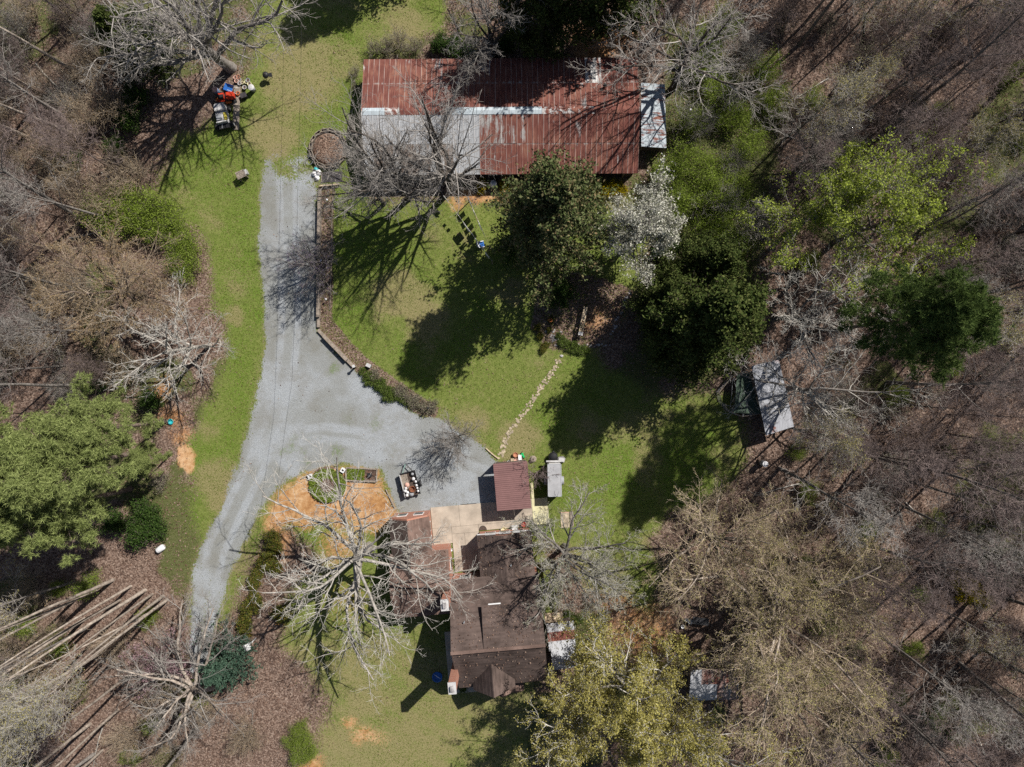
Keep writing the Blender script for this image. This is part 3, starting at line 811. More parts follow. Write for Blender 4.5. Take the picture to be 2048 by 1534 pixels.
def house():
    h = thing("brick_house", "brown shingled brick house with two chimneys below the gravel drive", "house", HC, HR)
    B, SHG, SHL = M['brick'], M['shingle'], M['shingle_light']
    # main block
    gable_walls(MB(), -2.4, 5.8, -5.6, 4.25, 2.95, -1.0, 'u', 6.85).build("main_wall", B, h)
    for nm, q in (("roof_slope", [(-2.58, 4.5, 3.0), (5.92, 4.5, 3.0), (5.92, -1.0, 7.0), (-2.58, -1.0, 7.0)]),
                  ("roof_slope", [(-2.58, -5.9, 3.0), (5.92, -5.9, 3.0), (5.92, -1.0, 7.0), (-2.58, -1.0, 7.0)])):
        shingles(*q).build(nm, SHG, h)
    MB().box((1.67, -1.0, 7.03), (8.55, 0.3, 0.05)).build("ridge_strip", SHL, h)
    # shed dormer on the back slope
    MB().prism([(0.5, -0.9), (5.4, -0.9), (5.4, 2.3), (0.5, 2.3)], 3.4, 5.08).build("dormer_wall", M['dark_wood'], h)
    MB().add([(0.52, 2.3, 5.08), (0.52, -0.9, 5.08), (0.52, -0.9, 6.9), (5.38, 2.3, 5.08), (5.38, -0.9, 5.08), (5.38, -0.9, 6.9)],
             [(0, 1, 2), (5, 4, 3), (0, 2, 5, 3)]).build("dormer_cheek", M['dark_wood'], h)
    shingles((0.39, 2.5, 5.22), (5.52, 2.5, 5.22), (5.52, -0.98, 7.02), (0.39, -0.98, 7.02)).build("dormer_roof", SHG, h)
    MB().box((1.6, 2.53, 5.2), (1.15, 0.1, 0.1)).build("gutter", M['white_paint'], h)
    # north wing
    gable_walls(MB(), 0.5, 5.45, 2.4, 8.2, 2.55, 2.98, 'v', 3.75).build("wing_wall", B, h)
    shingles((0.36, 8.4, 2.6), (0.36, 2.35, 2.6), (2.98, 2.35, 3.85), (2.98, 8.4, 3.85)).build("wing_roof", SHG, h)
    shingles((5.6, 8.4, 2.6), (5.6, 2.35, 2.6), (2.98, 2.35, 3.85), (2.98, 8.4, 3.85)).build("wing_roof", SHG, h)
    MB().box((2.98, 8.46, 2.62), (5.2, 0.1, 0.1)).build("gutter", M['dull_white'], h)
    # west wing: small gable to the back, broad gable across
    gable_walls(MB(), -7.75, -4.25, 6.8, 10.75, 2.55, -6.0, 'v', 3.9).build("west_wall", B, h)
    shingles((-7.95, 10.6, 2.6), (-7.95, 5.0, 2.6), (-6.0, 5.0, 4.0), (-6.0, 10.6, 4.0)).build("west_roof", SHG, h)
    shingles((-4.05, 10.6, 2.6), (-4.05, 5.0, 2.6), (-6.0, 5.0, 4.0), (-6.0, 10.6, 4.0)).build("west_roof", SHL, h)
    gable_walls(MB(), -7.95, -2.5, 1.4, 7.3, 2.55, 4.1, 'u', 4.15).build("west_wall", B, h)
    shingles((-8.15, 7.3, 2.62), (-2.5, 7.3, 2.62), (-2.5, 4.1, 4.32), (-8.15, 4.1, 4.32)).build("west_roof", SHL, h)
    shingles((-8.15, 1.15, 2.62), (-2.6, 1.15, 2.62), (-2.6, 4.1, 4.32), (-8.15, 4.1, 4.32)).build("west_roof", SHL, h)
    MB().box((-5.3, 4.1, 4.35), (5.6, 0.36, 0.05)).build("ridge_strip", M['dark_wood'], h)
    # front cross gable and porch
    gable_walls(MB(), -0.95, 2.6, -5.5, -2.6, 3.6, 0.85, 'v', 5.2).build("front_wall", B, h)
    shingles((-1.15, -6.0, 3.5), (-1.15, -2.3, 3.5), (0.85, -2.3, 5.5), (0.85, -6.0, 5.5)).build("front_roof", SHG, h)
    shingles((2.8, -6.0, 3.5), (2.8, -2.3, 3.5), (0.85, -2.3, 5.5), (0.85, -6.0, 5.5)).build("front_roof", SHG, h)
    shingles((0.45, -6.9, 2.7), (0.45, -4.9, 2.7), (1.55, -4.9, 3.55), (1.55, -6.9, 3.55)).build("porch_roof", SHL, h)
    shingles((2.4, -6.9, 2.7), (2.4, -4.9, 2.7), (1.55, -4.9, 3.55), (1.55, -6.9, 3.55)).build("porch_roof", SHL, h)
    for u in (0.6, 2.25):
        MB().box((u, -6.75, 1.34), (0.14, 0.14, 2.6)).build("porch_post", M['white_paint'], h)
    # chimneys
    for (u, v, z) in ((-2.62, -3.7, 7.9), (-2.82, 3.2, 6.4)):
        c = MB().box((u, v, z / 2), (0.62, 0.95, z)).build("chimney", B, h)
        MB().box((u, v, z + 0.05), (0.72, 1.05, 0.1)).build("chimney_cap", M['dull_white'], c)
        MB().box((u, v, z + 0.2), (0.3, 0.45, 0.25)).build("flue", M['grey_stone'], c)
    for (u, v, z) in ((-1.3, 1.2, 5.4), (3.4, 5.6, 3.75), (-4.9, 6.4, 3.1)):
        MB().cyl((u, v, z - 0.1), (u, v, z + 0.35), 0.06, 0.06, 8).build("vent_pipe", M['grey_plastic'], h)
    # doors and windows on walls that face the drone
    def window(u, v, z, wd, ht, ax):
        f = MB()
        s = (wd + 0.14, 0.06, ht + 0.14) if ax == 'u' else (0.06, wd + 0.14, ht + 0.14)
        f.box((u, v, z), s)
        fo = f.build("window", M['white_paint'], h)
        s2 = (wd, 0.08, ht) if ax == 'u' else (0.08, wd, ht)
        MB().box((u, v, z), s2).build("pane", M['glass'], fo)
    for u in (1.6, 3.0, 4.4): window(u, 8.22, 1.5, 0.9, 1.1, 'u')
    for u in (-6.8, -5.2): window(u, 10.77, 1.5, 0.8, 1.1, 'u')
    for v in (8.0, 9.4): window(-4.23, v, 1.5, 0.8, 1.1, 'v')
    window(-2.48, 5.6, 1.5, 0.9, 1.1, 'v')
    window(-1.2, 4.27, 1.6, 0.9, 1.1, 'u')
    for v in (-3.5, 1.0): window(5.82, v, 1.5, 0.9, 1.2, 'v')
    for u in (1.6, 4.2): window(u, 2.32, 4.6, 0.9, 0.6, 'u')
    d = MB().box((-0.1, 4.28, 1.05), (0.95, 0.07, 2.1)).build("door", M['dark_wood'], h)
    MB().box((0.25, 4.34, 1.0), (0.05, 0.06, 0.12)).build("handle", M['aluminium'], d)
    # dead leaves caught on the shingles
    rg = R_(66)
    def on(q, n):
        a_, b_, c_, d_ = [np.array(p, float) for p in q]
        u, v = rg.rand(n, 1), rg.rand(n, 1) ** 1.5
        return (a_ * (1 - u) + b_ * u) * (1 - v) + (d_ * (1 - u) + c_ * u) * v + np.array([0, 0, 0.07])
    C = np.concatenate([on([(-2.5, 4.4, 3.0), (0.3, 4.4, 3.0), (0.3, -0.9, 7.0), (-2.5, -0.9, 7.0)], 130), on([(0.5, 2.4, 5.22), (5.4, 2.4, 5.22), (5.4, -0.9, 7.02), (0.5, -0.9, 7.02)], 260),
                        on([(5.5, 8.3, 2.65), (5.5, 2.5, 2.65), (3.05, 2.5, 3.85), (3.05, 8.3, 3.85)], 200), on([(0.45, 8.3, 2.65), (0.45, 2.5, 2.65), (2.9, 2.5, 3.85), (2.9, 8.3, 3.85)], 110),
                        on([(-2.5, -5.8, 3.05), (5.8, -5.8, 3.05), (5.8, -1.1, 7.0), (-2.5, -1.1, 7.0)], 240), on([(-8.0, 7.2, 2.7), (-2.6, 7.2, 2.7), (-2.6, 4.2, 4.3), (-8.0, 4.2, 4.3)], 160), on([(-8.0, 1.25, 2.7), (-2.7, 1.25, 2.7), (-2.7, 4.0, 4.3), (-8.0, 4.0, 4.3)], 160)])
    V, F = leaf_quads(rg, C, 0.13, 0.7, 0.6)
    o = link(bpy.data.objects.new("roof_leaves", np_mesh("roof_leaves", V, [F], [M['dead_leaf']]))); o.parent = h; o["kind"] = "stuff"
    # tin annex on the right
    a = thing("tin_annex", "silver tin roofed annex against the house's right wall", "shed", HC, HR)
    gable_walls(MB(), 6.5, 8.7, -5.0, -0.9, 2.3).build("wall", M['barn_board'], a)
    vs_ = [-5.15, -4.2, -3.3, -2.4, -1.5, -0.7]
    for i in range(5):
        k = 'silver_rust_sheet' if i == 3 else 'silver_sheet'
        MB().slab([(6.3 + (0.18 if i < 2 else 0), vs_[i], 2.62 + 0.01 * i), (8.9, vs_[i], 2.38 + 0.01 * i), (8.9, vs_[i + 1] + 0.05, 2.385 + 0.01 * i), (6.3 + (0.18 if i < 2 else 0), vs_[i + 1] + 0.05, 2.625 + 0.01 * i)], 0.012).build("roof_panel", M[k], a)
    MB().slab([(6.2, -0.68, 2.3), (7.9, -0.68, 2.3), (7.9, 0.25, 2.28), (6.2, 0.25, 2.28)], 0.03).build("plywood_sheet", M['pale_wood'], a)
    # concrete
    pat = MB()
    for (u0, u1, v0, v1) in ((-4.1, -1.85, 10.9, 14.0 - 2.9), ): pass
    p = link(bpy.data.objects.new("patio", None)); p.location = (HC.x, HC.y, 0); p.rotation_euler = (0, 0, HR); p["kind"] = "structure"
    for (u0, u1, v0, v1, k) in ((-4.2, -2.3, 7.3, 8.9, 0), (-2.28, 0.4, 8.2, 8.9, 0), (-4.2, -1.4, 8.92, 11.0, 0), (-1.38, 1.3, 8.92, 11.0, 0), (1.32, 3.6, 8.92, 11.0, 0), (3.62, 5.9, 8.92, 11.0, 0),
                                (-2.28, -1.05, 4.4, 8.18, 0), (-1.03, 0.4, 4.4, 8.18, 0), (0.42, 5.5, 8.3, 8.9, 0), (5.92, 7.5, 8.4, 11.0, 1), (5.95, 6.2, 11.02, 12.6, 1)):
        MB().box(((u0 + u1) / 2, (v0 + v1) / 2, 0.03), (u1 - u0, v1 - v0, 0.09)).build("slab", M['concrete_cream' if k else 'concrete'], p)
    p2 = link(bpy.data.objects.new("front_walk", None)); p2.location = (HC.x, HC.y, 0); p2.rotation_euler = (0, 0, HR); p2["kind"] = "structure"
    for (u0, u1, v0, v1) in ((-3.9, -2.7, -6.3, -1.5), (-3.6, -0.6, -7.7, -6.32), (-0.58, 1.0, -7.9, -6.4), (1.02, 2.6, -7.6, -6.3)):
        MB().box(((u0 + u1) / 2, (v0 + v1) / 2, 0.03), (u1 - u0, v1 - v0, 0.08)).build("slab", M['concrete'], p2)
house()

def well_house():
    b = thing("well_house", "tiny brown shingled roof by the front walk, under yellow leaves", "shed", W(1032, 1398) * 0.93, HR)
    MB().box((0, 0, 0.7), (1.0, 1.2, 1.4)).build("wall", M['barn_board'], b)
    shingles((-0.75, 0.8, 1.35), (-0.75, -0.8, 1.35), (0, -0.8, 1.8), (0, 0.8, 1.8)).build("roof", M['shingle_light'], b)
    shingles((0.75, 0.8, 1.35), (0.75, -0.8, 1.35), (0, -0.8, 1.8), (0, 0.8, 1.8)).build("roof", M['shingle_light'], b)
well_house()

# ------------------------------------------------------------------ carport
def carport():
    c0 = HW(4.15, 12.78)
    c = thing("carport", "plum ribbed metal roofed carport beside the patio", "carport", c0, HR)
    hw, hl = 1.66, 2.28
    n = 6
    for i in range(n):
        y0 = -hl + 2 * hl * i / n; y1 = -hl + 2 * hl * (i + 1) / n + 0.02
        m = MB(); k = 8; prof = []
        for j in range(k * 2 + 1):
            y = y0 + (y1 - y0) * j / (2 * k)
            prof.append((y, 0.028 if j % 4 == 1 else 0.0))
        pts = [(-hw, y, 2.32 + z + 0.004 * (i % 2)) for y, z in prof] + [(hw, y, 2.42 + z + 0.004 * (i % 2)) for y, z in prof]
        L_ = len(prof)
        m.add(pts, [(j, L_ + j, L_ + j + 1, j + 1) for j in range(L_ - 1)])
        m.build("roof_panel", M['plum_metal'], c)
    for (x, y) in ((-1.5, -2.1), (1.5, -2.1), (-1.5, 2.1), (1.5, 2.1), (-1.5, 0), (1.5, 0)):
        MB().box((x, y, 1.14), (0.12, 0.12, 2.28)).build("post", M['weathered_wood'], c)
    for y in (-2.1, 0, 2.1):
        MB().box((0, y, 2.31 - 0.06), (3.2, 0.08, 0.1)).build("beam", M['weathered_wood'], c)
    MB().slab([(-1.62, -2.2, 2.27), (1.62, -2.2, 2.37), (1.62, 2.2, 2.37), (-1.62, 2.2, 2.27)], 0.02).build("deck", M['dark_wood'], c)
    MB().box((1.55, 0.0, 1.1), (0.06, 4.2, 2.2)).build("side_wall", M['barn_board'], c)
    MB().box((0, 2.16, 0.9), (2.8, 0.05, 1.8)).build("back_wall", M['barn_board'], c)
carport()

def wheel(parent, c, axis, r, w):
    t = MB().lathe([(r * 0.55, -w / 2), (r * 0.92, -w / 2), (r, -w / 3), (r, w / 3), (r * 0.92, w / 2), (r * 0.55, w / 2)], c, axis, 18).build("wheel", M['black_rubber'], parent)
    MB().lathe([(0.01, -w * 0.42), (r * 0.56, -w * 0.42), (r * 0.56, w * 0.42), (r * 0.2, w * 0.5), (0.01, w * 0.5)], c, axis, 14).build("rim", M['aluminium'], t)
    return t

# ------------------------------------------------------------------ trailers
def cargo_trailer():
    b = thing("cargo_trailer", "grey topped enclosed cargo trailer on the grass right of the carport", "trailer", W(1107, 955), rad(1.0))
    MB().prism([(-0.66, -1.58), (0.66, -1.58), (0.66, 1.5), (0.5, 1.62), (-0.5, 1.62), (-0.66, 1.5)], 0.45, 1.85).build("body", M['dull_white'], b)
    MB().box((0, -0.02, 1.87), (1.22, 3.1, 0.03)).build("roof", M['trailer_skin'], b)
    for x in (-0.64, 0.64): MB().box((x, -0.02, 1.885), (0.06, 3.18, 0.05)).build("roof_rail", M['aluminium'], b)
    for y in (-1.57, 1.55): MB().box((0, y, 1.885), (1.3, 0.06, 0.05)).build("roof_rail", M['aluminium'], b)
    MB().box((0, 0, 0.4), (1.25, 3.1, 0.1)).build("chassis", M['black_metal'], b)
    MB().box((0, 1.75, 1.0), (1.5, 0.14, 0.16)).build("front_rail", M['dull_white'], b)
    for s in (-1, 1):
        MB().cyl((s * 0.55, 1.55, 0.42), (0, 2.7, 0.42), 0.05, 0.05, 8).build("tongue", M['black_metal'], b)
        wheel(b, (s * 0.86, -0.25, 0.33), (1, 0, 0), 0.33, 0.2)
        MB().lathe([(0.36, -0.13), (0.42, -0.13), (0.42, 0.13), (0.36, 0.13)], (s * 0.86, -0.25, 0.35), (1, 0, 0), 18).build("fender", M['grey_plastic'], b)
    MB().box((-0.1, -1.6, 1.1), (1.1, 0.04, 1.2)).build("rear_door", M['trailer_skin'], b)
    MB().cyl((0, 2.6, 0.1), (0, 2.6, 0.75), 0.035, 0.035, 8).build("jack", M['black_metal'], b)
    t = thing("black_tub", "round black tub in front of the cargo trailer", "tub", W(1106, 912))
    MB().lathe([(0.0, 0.72), (0.34, 0.72), (0.4, 0.62), (0.42, 0.1), (0.4, 0.0), (0.0, 0.0)], n=20).build("drum", M['black_rubber'], t, True)
    MB().lathe([(0.42, 0.66), (0.46, 0.66), (0.46, 0.6), (0.42, 0.6)], n=20).build("rim", M['black_metal'], t)
    s = thing("stone_block", "pale flat block beside the cargo trailer's tongue", "block", W(1122, 918))
    MB().prism([(-0.35, -0.25), (0.3, -0.3), (0.42, 0.1), (0.2, 0.3), (-0.3, 0.22)], 0, 0.3).build("slab", M['grey_stone'], s)
    MB().prism([(-0.3, -0.2), (0.22, -0.24), (0.3, 0.1), (-0.2, 0.18)], 0.302, 0.36).build("top_layer", M['dull_white'], s)
cargo_trailer()

def junk_trailer():
    a = rad(14)
    c = W(822, 966)
    b = thing("utility_trailer", "dark flatbed trailer loaded with white jugs on the gravel", "trailer", c, a)
    for i in range(9):
        MB().box((-0.68 + 0.17 * i, 0, 0.58), (0.16, 2.35, 0.04)).build("deck_board", M['weathered_wood' if i < 4 else 'dark_wood'], b)
    MB().box((0, 0, 0.5), (1.5, 2.35, 0.1)).build("frame", M['black_metal'], b)
    for x in (-0.77, 0.77): MB().box((x, 0, 0.72), (0.05, 2.4, 0.22)).build("side_rail", M['dull_white' if x < 0 else 'black_metal'], b)
    MB().box((0, 1.2, 0.74), (1.5, 0.05, 0.26)).build("head_rail", M['black_metal'], b)
    for s in (-1, 1):
        MB().cyl((s * 0.5, 1.2, 0.48), (0, 2.05, 0.45), 0.045, 0.045, 8).build("tongue", M['green_paint' if s < 0 else 'black_metal'], b)
        wheel(b, (s * 0.95, -0.2, 0.32), (1, 0, 0), 0.32, 0.2)
    R = Matrix.Rotation(a, 3, 'Z')
    P = lambda x, y, z=0.6: c + R @ Vector((x, y, 0)) + Vector((0, 0, z))
    for n_, (x, y, s) in enumerate(((0.46, 0.42, 1.3), (0.62, 0.1, 1.0), (0.6, -0.28, 1.0), (0.62, -0.56, 0.9), (0.62, -0.86, 1.0), (-0.5, -0.3, 0.9), (-0.62, -0.55, 1.2), (-0.42, -0.75, 1.2), (-0.56, -1.0, 1.2))):
        j = thing("water_jug", ["first", "second", "third", "fourth", "fifth"][n_] + " white jug from the front along the flatbed trailer's right edge" if n_ < 5 else "white jug in the cluster at the flatbed trailer's left rear", "jug", P(x, y), a, "white jugs on the flatbed trailer")
        MB().lathe([(0, 0), (0.12 * s, 0), (0.13 * s, 0.05), (0.13 * s, 0.2 * s), (0.06 * s, 0.3 * s), (0.04 * s, 0.34 * s), (0, 0.34 * s)], n=12).build("body", M['white_plastic'], j, True)
        MB().lathe([(0.05 * s, 0.33 * s), (0.05 * s, 0.38 * s), (0, 0.38 * s)], n=10).build("cap", M['dull_white'], j)
    t = thing("spare_tyre", "black spare tyre lying at the flatbed trailer's front corner", "tyre", P(0.5, 0.92, 0.6), a)
    MB().lathe([(0.13, 0.0), (0.26, 0.0), (0.29, 0.08), (0.26, 0.16), (0.13, 0.16)], n=18).build("tread", M['black_rubber'], t, True)
    MB().lathe([(0.0, 0.05), (0.13, 0.05), (0.13, 0.12), (0.05, 0.14), (0, 0.14)], n=14).build("rim", M['aluminium'], t)
    d = thing("rusty_kettle", "open rusty brown pot among jugs on the flatbed trailer", "pot", P(0.12, -0.52, 0.6), a)
    MB().lathe([(0, 0.02), (0.24, 0.02), (0.3, 0.3), (0.33, 0.32), (0.27, 0.3), (0.2, 0.06), (0, 0.06)], n=16).build("bowl", M['old_rust'], d, True)
    MB().tube([(-0.3, 0, 0.3), (-0.2, 0, 0.42), (0.2, 0, 0.42), (0.3, 0, 0.3)], 0.015).build("handle", M['black_metal'], d)
    for (x, y, k) in ((-0.3, -0.02, 'pink_clay'), (-0.1, -1.0, 'grey_plastic')):
        q = thing("bundle", "pinkish bundle on the flatbed trailer" if k == 'pink_clay' else "grey bundle at the flatbed trailer's tail", "bundle", P(x, y), a)
        MB().lathe([(0, 0), (0.2, 0.0), (0.24, 0.1), (0.15, 0.2), (0, 0.22)], n=9).build("sack", M[k], q)
        MB().lathe([(0.05, 0.2), (0.07, 0.26), (0.0, 0.27)], n=7).build("knot", M[k], q)
junk_trailer()

# ------------------------------------------------------------------ coop on the right
def coop():
    TL, TR, BR, BL = W(1503, 733, 2.2), W(1558, 720, 2.5), W(1588, 853, 2.5), W(1532, 871, 2.2)
    b = thing("chicken_coop", "coop with slanting white tin roof at the wood's edge", "coop", (0, 0, 0))
    n = 6
    for i in range(n):
        t0, t1 = i / n, (i + 1) / n + 0.008
        q = [BL.lerp(TL, t0), BR.lerp(TR, t0), BR.lerp(TR, t1), BL.lerp(TL, t1)]
        MB().slab([p + Vector((0, 0, 0.012 * (i % 2))) for p in q], 0.01).build("roof_panel", M['coop_sheet'], b)
    c = (TL + TR + BR + BL) / 4
    ang = math.atan2(BR.y - BL.y, BR.x - BL.x)
    MB().box((c.x, c.y, 1.03), (2.1, 5.6, 2.06), ang).build("wall", M['barn_board'], b)
    for p in (TL, TR, BR, BL):
        q = p.lerp(c, 0.06)
        MB().box((q.x, q.y, 1.08), (0.12, 0.12, 2.16), ang).build("post", M['weathered_wood'], b)
    d = MB().box((BL.lerp(TL, 0.5).x + 0.17, BL.lerp(TL, 0.5).y, 0.95), (0.08, 0.8, 1.8), ang).build("door", M['weathered_wood'], b)
    MB().box((BL.lerp(TL, 0.5).x + 0.1, BL.lerp(TL, 0.5).y - 0.3, 1.0), (0.06, 0.05, 0.1), ang).build("latch", M['black_metal'], d)
    r = thing("chicken_run", "dark netted chicken run fenced with posts left of the coop", "run", (0, 0, 0))
    pts = [W(x, y) for x, y in ((1508, 742), (1458, 752), (1432, 784), (1436, 802), (1452, 822), (1478, 832), (1516, 826))]
    for i, p in enumerate(pts):
        MB().cyl((p.x, p.y, 0), (p.x, p.y, 1.2), 0.045, 0.04, 7).build("post", M['weathered_wood'], r)
        if i:
            q = pts[i - 1]
            for z in (0.12, 1.12): MB().cyl((q.x, q.y, z), (p.x, p.y, z), 0.03, 0.03, 6).build("rail", M['weathered_wood'], r)
            m = MB()
            for k in range(1, 9):
                e = q.lerp(p, k / 9); m.cyl((e.x, e.y, 0), (e.x, e.y, 1.1), 0.008, 0.008, 4, False)
            for k in range(1, 7): m.cyl((q.x, q.y, k * 0.16), (p.x, p.y, k * 0.16), 0.008, 0.008, 4, False)
            m.build("wire_mesh", M['grey_plastic'], r)
    m = MB()
    for (a_, b_) in ((0, 5), (1, 4), (1, 5), (0, 4), (6, 1)):
        m.tube([pts[a_] + Vector((0, 0, 1.15)), (pts[a_] + pts[b_]) / 2 + Vector((0, 0, 1.35)), pts[b_] + Vector((0, 0, 1.15))], 0.015, 5)
    m.build("net_line", M['grey_plastic'], r)
    net = MB(); K = 8
    A = [pts[1].lerp(pts[0], 0.15), pts[4].lerp(pts[5], 0.3), pts[6], pts[0]]
    V = []
    for i in range(K + 1):
        for j in range(K + 1):
            u, v = i / K, j / K
            p = (A[0] * (1 - u) + A[3] * u) * (1 - v) + (A[1] * (1 - u) + A[2] * u) * v
            V.append((p.x, p.y, 1.22 + 0.12 * math.sin(5 * u + 3 * v) * math.sin(3.1 * v)))
    net.add(V, [(i * (K + 1) + j, (i + 1) * (K + 1) + j, (i + 1) * (K + 1) + j + 1, i * (K + 1) + j + 1) for i in range(K) for j in range(K)])
    net.build("shade_net", M['netting'], r)
    w = thing("water_barrel", "white capped barrel on a stand below the coop", "barrel", W(1521, 925))
    MB().box((0, 0, 0.2), (0.6, 0.6, 0.4)).build("stand", M['dark_wood'], w)
    MB().lathe([(0, 0.4), (0.26, 0.4), (0.29, 0.7), (0.29, 1.0), (0.26, 1.3), (0, 1.3)], n=16).build("drum", M['grey_plastic'], w, True)
    MB().lathe([(0.28, 1.28), (0.28, 1.34), (0.1, 1.37), (0, 1.37)], n=16).build("lid", M['white_plastic'], w)
coop()

def tin_shed():
    TL, TR, BR, BL = W(1382, 1340, 2.4), W(1476, 1336, 2.4), W(1478, 1399, 2.1), W(1378, 1401, 2.1)
    b = thing("tin_shed", "weathered white and rusty tin shed under budding trees at lower right", "shed", (0, 0, 0))
    n = 9
    for i in range(n):
        t0, t1 = i / n, (i + 1) / n + 0.006
        q = [BL.lerp(BR, t0), BL.lerp(BR, t1), TL.lerp(TR, t1), TL.lerp(TR, t0)]
        mid0, mid1 = q[0].lerp(q[3], 0.52), q[1].lerp(q[2], 0.52)
        dz = Vector((0, 0, 0.012 * (i % 2)))
        MB().slab([q[0] + dz, q[1] + dz, mid1 + dz, mid0 + dz], 0.01).build("roof_panel", M['silver_sheet' if i < 5 else 'half_rust_sheet'], b)
        up = Vector((0, 0, 0.03))
        MB().slab([mid0 + dz + up, mid1 + dz + up, q[2] + dz + up, q[3] + dz + up], 0.01).build("roof_panel", M['silver_sheet' if i < 2 else 'rust_streak_sheet'], b)
    c = (TL + TR + BR + BL) / 4
    MB().box((c.x, c.y, 1.0), (4.0, 2.4, 2.0), 0.02).build("wall", M['barn_board'], b)
    MB().box((c.x - 1.0, c.y + 1.22, 0.95), (0.9, 0.06, 1.8), 0.02).build("door", M['weathered_wood'], b)
    for p in (TL, TR, BR, BL):
        q = p.lerp(c, 0.06); MB().box((q.x, q.y, 1.05), (0.1, 0.1, 2.1)).build("post", M['weathered_wood'], b)
    t = thing("work_table", "dark low table with white pails above the tin shed", "table", W(1398, 1238), rad(-8))
    MB().box((0, 0, 0.62), (1.6, 0.7, 0.06)).build("top", M['dark_fabric'], t)
    for x in (-0.7, 0.7):
        for y in (-0.28, 0.28): MB().box((x, y, 0.3), (0.07, 0.07, 0.59)).build("leg", M['dark_wood'], t)
    for (x, y, s) in ((1371, 1238, 1.0), (1379, 1241, 1.2), (1364, 1251, 1.0), (1413, 1243, 0.8)):
        p = thing("pail", "white pail near the dark table above the tin shed", "pail", W(x, y), 0, "white pails above the tin shed")
        MB().lathe([(0, 0), (0.15 * s, 0), (0.19 * s, 0.35 * s), (0.2 * s, 0.36 * s), (0.17 * s, 0.34 * s), (0.14 * s, 0.05), (0, 0.05)], n=14).build("bucket", M['white_plastic'], p, True)
        MB().tube([(-0.19 * s, 0, 0.35 * s), (0, 0.12 * s, 0.4 * s), (0.19 * s, 0, 0.35 * s)], 0.01, 5).build("handle", M['aluminium'], p)
tin_shed()

# ------------------------------------------------------------------ timber walls, planter, beds
def timber_run(root, a, b, n, w=0.26, h=0.5, mat='weathered_wood', rows=2):
    d = (b - a); ln = d.length / n; ang = math.atan2(d.y, d.x)
    for r in range(rows):
        for i in range(n):
            off = 0.5 * ln if r % 2 else 0
            c = a + d.normalized() * min(d.length - ln / 2, ln * (i + 0.5) + (off if i < n - 1 else 0))
            if r % 2 and i == n - 1: continue
            o = MB().box((0, 0, 0), (ln - 0.015, w - 0.01 * (r % 2) + 0.01 * ((i * 5) % 3 - 1), h / rows - 0.01)).build("timber", M[mat], root)
            o.location = (c.x, c.y, h / rows * (r + 0.5)); o.rotation_euler = (0, 0, ang + 0.008 * ((i * 3) % 3 - 1))
wl = thing("timber_wall", "weathered timber retaining wall along the right side of the drive", "wall")
timber_run(wl, W(641, 378), W(638, 655), 7, 0.3, 0.56)
timber_run(wl, W(637, 660), W(708, 733), 3, 0.3, 0.56)
timber_run(wl, W(640, 374), W(680, 370), 1, 0.16, 0.4, 'pale_wood', 1)
ed = thing("wooden_edging", "thin pole edging the bed inside the timber wall", "edging")
for (a, b_) in (((667, 376), (664, 440)), ((664, 442), (663, 520)), ((663, 522), (660, 620))):
    p, q = W(*a), W(*b_)
    MB().cyl((p.x, p.y, 0.07), (q.x, q.y, 0.09), 0.05, 0.04, 7).build("pole", M['weathered_wood'], ed)
for i, (x, y) in enumerate(((657, 403), (655, 600), (646, 524))):
    k = ['white_plastic', 'dull_white', 'blue_plastic'][i]
    s = thing("garden_stake", ["white ball topped stake near the top of the timber wall bed", "white stake in the lower timber wall bed", "small blue stake in the middle of the timber wall bed"][i], "stake", W(x, y))
    MB().cyl((0, 0, 0), (0, 0, 0.5), 0.02, 0.02, 6).build("rod", M['dark_wood'], s)
    MB().lathe([(0, 0.5), (0.1, 0.54), (0.13, 0.62), (0.1, 0.7), (0, 0.74)], n=10).build("ball", M[k], s, True)

